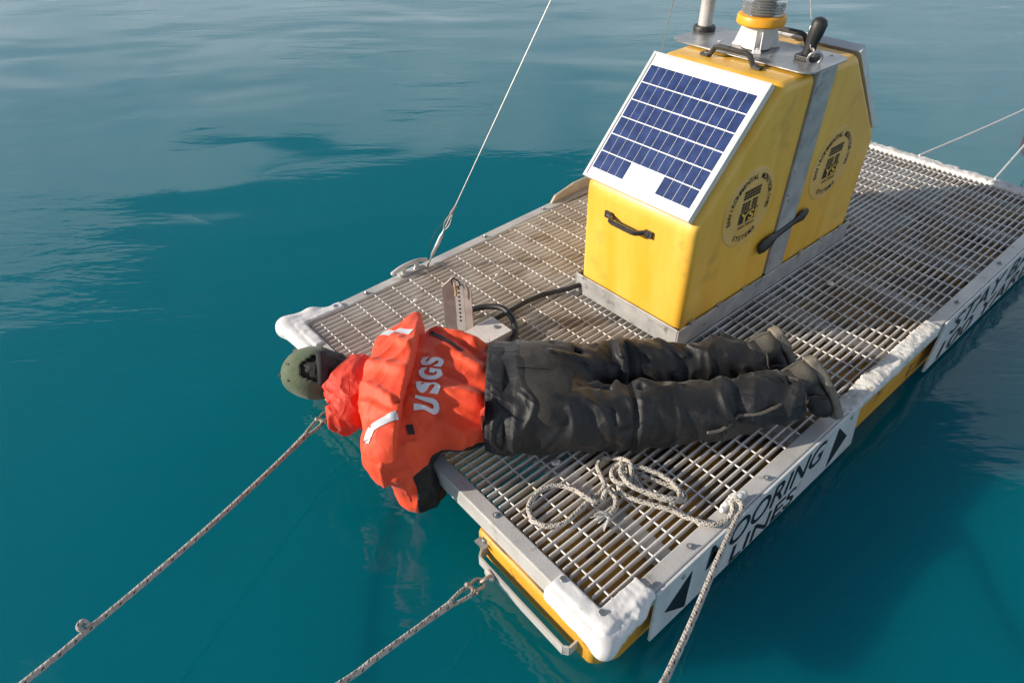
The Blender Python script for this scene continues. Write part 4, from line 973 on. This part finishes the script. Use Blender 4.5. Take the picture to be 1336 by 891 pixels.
V, Q = nets(side_panel, (-.16, -1.34, -.26), (.42, -.95, .20), .0055); make('underarm_panel', (V, Q), JLIN, JK, smooth='all', label='black panel under the arm and along the side')
# yoke flap over the shoulders
ARMD = (ELN - SHN) / np.linalg.norm(ELN - SHN)
def yoke(p):
    q = loc(p); d = torso(p)
    # flap follows the shoulders, stands off towards its free edge, peaks at the far corner
    lift = .020 + .024 * np.clip((q[:, 0] + .12) / .12, 0, 1) ** 2
    d = d - lift
    d = smin(d, cap_(p, Tw(-.060, .22, .16), Tw(-.012, .345, .235), .085, .012), .04)
    d = smin(d, ell(p, SHN + np.array([.022, .006, .0]), (.088, .090, .108)), .03)
    d = np.where(q[:, 1] < .06, smax(d, (p - SHN) @ ARMD + .046, .003), d)
    m = np.abs(d) < .05; pm = p[m]; lp = loc(pm); w = gnoise(pm * 5, 3)[:, None] * .06
    n1 = 1 - 2 * np.abs(gnoise((lp @ np.array([[.8, .6, 0], [-.6, .8, 0], [0, 0, 1]]).T + w) * np.array([6, 16, 8]), 53))
    d = d.copy(); d[m] += 1.5 * folds2(pm, YF) - n1 * .0085
    edge = q[:, 0] - (.004 + .010 * np.sin(q[:, 1] * 9 + .5)) - .05 * np.clip(q[:, 1] - .2, 0, 1)
    d = smax(d, edge, .003)
    d = smax(d, -.152 - q[:, 0] + .30 * np.clip(-q[:, 1] - .04, 0, 1), .010)
    d = smax(d, -(torso(p) - .004) if False else d, .001)
    d = smax(d, .03 - p[:, 2], .01)
    return d
V, Q = nets(yoke, (-.30, -1.26, -.02), (.40, -.50, .34), .0054); make('yoke_flap', (V, Q), JACKET, JK, smooth='all', label='orange cape flap across the shoulders'); BY = bvh(V, Q)
# hood bunched behind the neck
def hood(p):
    d = ell(p, Tw(-.190, .085, .112), (.075, .140, .072), TB)
    d = smin(d, ell(p, Tw(-.210, .175, .118), (.055, .058, .058), TB), .025); d = smin(d, ell(p, Tw(-.205, -.010, .100), (.062, .058, .060), TB), .025)
    d = smin(d, cap_(p, Tw(-.258, .118, .105), NECK - ZZ * .005, .060, .070), .03)
    m = np.abs(d) < .05; pm = p[m]; d = d.copy(); w = gnoise(pm * 9, 2)[:, None] * .03
    d[m] -= (1 - 2 * np.abs(gnoise((pm + w) * 13, 61))) * .011 + (1 - 2 * np.abs(gnoise((pm + w) * 30, 67))) * .003
    return smax(d, -ell(p, HC, (.117, .112, .094), HBAS), .01)
V, Q = nets(hood, (-.26, -1.0, -.02), (.14, -.50, .28), .0055); make('hood', (V, Q), JSHADE, JK, smooth='all', label='crumpled orange hood behind the neck'); BH = bvh(V, Q)
def strip(tree, a, b, width, name, m, parent, n=16, lift=.0025, wdir=None, ray=(0, 0, -1)):
    a = Vector(a); b = Vector(b); d = (b - a).normalized(); wv = Vector(wdir).normalized() if wdir is not None else Vector(ray).cross(d).normalized(); rd = Vector(ray).normalized()
    vs = []; fs = []; K = 4
    for i in range(n + 1):
        for k in range(K + 1):
            q = a.lerp(b, i / n) + wv * width * (k / K - .5)
            h = tree.ray_cast(q - rd * .6, rd)
            c = h[0] if h[0] is not None else q; nn = h[1] if h[0] is not None else Vector((0, 0, 1))
            if nn.dot(rd) > 0: nn = -nn
            vs.append(tuple(c + nn * lift))
    for i in range(n):
        for k in range(K): o = i * (K + 1) + k; fs.append((o, o + 1, o + K + 2, o + K + 1))
    return make(name, (np.array(vs), fs), m, parent, smooth='all')
strip(BY, Tw(-.125, .285, .24), Tw(-.006, .205, .25), .026, 'reflective_tape', TAPE, JK)
strip(BY, Tw(-.006, -.150, .24), Tw(-.080, -.185, .24), .026, 'reflective_tape', TAPE, JK, ray=(.25, .25, -1))
strip(BY, Tw(-.080, -.185, .24), Tw(-.098, -.225, .24), .026, 'reflective_tape', TAPE, JK, ray=(.25, .25, -1))
# piping along the flap edge and dark zip of the back pocket
strip(BJ, Tw(.045, .270, .24), Tw(.165, .155, .24), .016, 'pocket_zip', JLIN, JK, lift=.0035)
strip(BJ, Tw(.022, -.155, .24), Tw(.030, -.185, .24), .020, 'pull_tab', JLIN, JK, lift=.004, ray=(.2, .2, -1))
strip(BJ, Tw(.243, .255, .24), Tw(.243, -.15, .24), .012, 'hem_band', JACKET, JK, lift=.002, n=40)
# USGS across the back
LW = [.060, .056, .062, .056]; u0 = -.105
for ch, wch in zip('USGS', LW):
    vs, fs = glyphs(ch, 1.0, .045); a = vs.min(0); b = vs.max(0)
    bm = bmesh.new(); bv = [bm.verts.new((x, y, 0)) for x, y in (vs - a) / (b - a) * np.array([wch - .008, .074])]
    for f in fs:
        try: bm.faces.new([bv[i] for i in f])
        except ValueError: pass
    for _ in range(3):
        bmesh.ops.triangulate(bm, faces=bm.faces)
        bmesh.ops.subdivide_edges(bm, edges=[e for e in bm.edges if e.calc_length() > .012], cuts=1)
    bmesh.ops.triangulate(bm, faces=bm.faces); bm.verts.index_update()
    P = []
    for v in bm.verts:
        q = Tw(.108, u0, 0) + LA * v.co.x - AX * v.co.y; h = BJ.ray_cast(Vector((q[0], q[1], .6)), Vector((0, 0, -1)))
        P.append(tuple(h[0] + Vector((0, 0, .0035)) if h[0] is not None else Vector((q[0], q[1], .24))))
    make('printed_letter', (np.array(P), [tuple(v.index for v in f.verts) for f in bm.faces]), LETTER, JK); bm.free(); u0 += wch
# waist band below the jacket
def waist(p):
    q = loc(p); d = ell(p, Tw(.27, .068, .112), (.20, .207, .113), TB)
    d = smin(d, trouser_base(p) - .004, .03)
    d -= gnoise(p * np.array([18, 18, 18]), 71) * .003
    d = smax(d, np.abs(q[:, 0] - .275) - .030, .006); return smax(d, .002 - p[:, 2], .01)
V, Q = nets(waist, (.08, -1.32, -.01), (.48, -.84, .27), .006); make('waistband', (V, Q), JLIN, PERSON, smooth='all', label='black waistband between jacket and trousers')

# ---- cap with a back opening, hair, strap
def cap_pt(th, ph, off=0.0):
    # th from crown (0) down, ph: 0 = back of head
    r = np.array([.119, .109, .093]) + off
    return HC + HH * (.006 + r[0] * math.cos(th)) + HB * (r[1] * math.sin(th) * math.cos(ph)) + HS_ * (r[2] * math.sin(th) * math.sin(ph))
nt, npn = 26, 72; vs = []; fs = []
for i in range(nt + 1):
    for k in range(npn):
        th = 1.78 * i / nt; ph = 2 * math.pi * k / npn
        pan = (ph / (2 * math.pi) * 6) % 1; seam = -.0016 * math.exp(-((min(pan, 1 - pan)) / .035) ** 2) if 2 < i else 0
        dent = .0022 * math.sin(ph * 3 + th * 4) * math.sin(th)
        vs.append(tuple(cap_pt(th, ph, seam + dent)))
for i in range(nt):
    for k in range(npn):
        th = 1.78 * (i + .5) / nt; ph = (2 * math.pi * (k + .5) / npn + math.pi) % (2 * math.pi) - math.pi
        if ((th - 1.52) / .52) ** 2 + (ph / .50) ** 2 < 1 and th < 1.52: continue
        fs.append((i * npn + k, i * npn + (k + 1) % npn, (i + 1) * npn + (k + 1) % npn, (i + 1) * npn + k))
CAP = make('cap', (np.array(vs), fs), CAPG, PERSON, smooth='all', label='faded olive cap seen from behind')
sm = CAP.modifiers.new('thickness', 'SOLIDIFY'); sm.thickness = .004; sm.offset = 1
mb = MB(); mb.disc(cap_pt(0, 0, .003) - HH * .002, .008, .005, tuple(HH), 12); make('button', mb, CAPG, CAP)
for k in range(6):
    ph = math.pi / 6 + k * math.pi / 3; mb = MB(); nrm_ = Vector(cap_pt(.62, ph, .02) - cap_pt(.62, ph)).normalized(); mb.disc(cap_pt(.62, ph, .0035), .004, .0015, tuple(nrm_), 8); make('eyelet', mb, CAPS, CAP)
vs = []; fs = []
for i in range(19):
    ph = -.62 + 1.24 * i / 18
    for th in (1.50, 1.76): vs.append(tuple(cap_pt(th, ph, .006)))
for i in range(18): fs.append((2 * i, 2 * i + 2, 2 * i + 3, 2 * i + 1))
st = make('strap', (np.array(vs), fs), CAPS, CAP, smooth='all'); sm = st.modifiers.new('thickness', 'SOLIDIFY'); sm.thickness = .003
vs = []; fs = []                                                      # brim on the face side
for i in range(17):
    ph = math.pi - .95 + 1.9 * i / 16
    for j in range(6):
        base = cap_pt(1.62, ph); e = (j / 5) * .075 * math.cos((ph - math.pi) * 1.35)
        vs.append(tuple(base - HB * e + HH * (-.012 * (j / 5) - .02 * (abs(ph - math.pi)) ** 2 * (j / 5))))
for i in range(16):
    for j in range(5): o = i * 6 + j; fs.append((o, o + 1, o + 7, o + 6))
bmo = make('brim', (np.array(vs), fs), CAPG, CAP, smooth='all'); sm = bmo.modifiers.new('thickness', 'SOLIDIFY'); sm.thickness = .004
def hair(p):
    d = ell(p, HC + HH * .004, (.109, .100, .084), HBAS); q = (p - HC) @ HBAS.T
    d = smax(d, -.085 - q[:, 0], .01); d = smax(d, -q[:, 1] - .03, .01)
    d = smin(d, ell(p, hw(-.070, .035, 0), (.035, .040, .052), HBAS), .02)
    return d - gnoise(p * np.array([90, 90, 40]), 5) * .0025
V, Q = nets(hair, (-.29, -.72, -.04), (.05, -.38, .26), .0055); make('hair', (V, Q), HAIR, PERSON, smooth='all')

# ---- boots
def boot(heel, toe, sole_n, ank):
    heel = np.array(heel); toe = np.array(toe); f = toe - heel; L = np.linalg.norm(f); f /= L
    n_ = np.array(sole_n, float); n_ -= f * (n_ @ f); n_ /= np.linalg.norm(n_); w = np.cross(f, n_); B = np.stack([f, w, n_]); ank = np.array(ank)
    def width(t): return .040 + .010 * np.clip(t / L, 0, 1)
    def sole(p):
        q = (p - heel) @ B.T; t = np.clip(q[:, 0] / L, 0, 1)
        x = np.abs(q[:, 0] - L / 2) - (L / 2 + .024); hwid = .036 + .011 * np.sin(np.clip(t, 0, 1) * 2.6 - .5) ; y_ = np.abs(q[:, 1]) - hwid
        th = .013 + .004 * (t < .35)
        z_ = np.abs(q[:, 2] - .012 - .010 * np.sin(t * 3.1)) - th
        rr = .022
        d2 = np.linalg.norm(np.maximum(np.stack([x + rr, y_ + rr], 1), 0), axis=1) + np.minimum(np.maximum(x, y_) + rr, 0) - rr
        d = smax(d2, z_, .006)
        return d
    def upper(p):
        q = (p - heel) @ B.T
        d = cap_(p, heel + f * .020 - n_ * .035, heel + f * .020 - n_ * .085, .041, .043)
        d = smin(d, cap_(p, heel + f * .03 - n_ * .030, heel + f * (L - .045) - n_ * .018, .042, .036), .03)
        d = smin(d, ell(p, heel + f * (L - .05) - n_ * .014, (.060, .044, .034), B), .02)
        d = smin(d, cap_(p, heel + f * .025 - n_ * .08, ank, .045, .052), .02)
        m = np.abs(d) < .03; d = d.copy(); pm = p[m]; d[m] -= gnoise(pm * 40, 3) * .002
        return smax(d, q[:, 2] - .004, .004)
    lo = np.minimum(np.minimum(heel, toe), ank) - .10; hi = np.maximum(np.maximum(heel, toe), ank) + .10; lo[2] = max(lo[2], -.02)
    V, Q = nets(upper, lo, hi, .0048); fc = V[Q].mean(1); q = (fc - heel) @ B.T
    mi = ((q[:, 0] < .050 - .6 * (q[:, 2] + .04)) & (q[:, 2] < -.002) & (q[:, 2] > -.070)).astype(int)
    bo = make('boot', (V, Q, mi), [BOOT, BOOTG], PERSON, smooth='all')
    V, Q = nets(sole, lo, hi, .0042); make('sole', (V, Q), SOLE, bo, smooth='all')
    for s_ in (1, -1):
        mb = MB(); P = [heel + f * .075 - n_ * .085 + w * s_ * .040, heel + f * .085 - n_ * .04 + w * s_ * .0445, heel + f * .11 - n_ * .008 + w * s_ * .046]
        mb.tube([Vector(q_) for q_ in P], .006, 6); make('overlay', mb, BOOT, bo, smooth=True)
    mb = MB(); P = [heel - f * .022 - n_ * .088, heel - f * .024 - n_ * .04, heel - f * .018 - n_ * .008]; mb.tube([Vector(q_) for q_ in P], .007, 6); make('heel_tab', mb, BOOTG, bo, smooth=True)
boot((1.092, -1.690, .190), (1.106, -1.800, .045), (.86, -.35, .30), np.array(NANK) + (np.array(NMID) - np.array(NANK)) * .15)
boot((1.150, -1.524, .185), (1.186, -1.588, .042), (.88, -.42, .25), np.array(FANK) + (np.array(FMID) - np.array(FANK)) * .15)
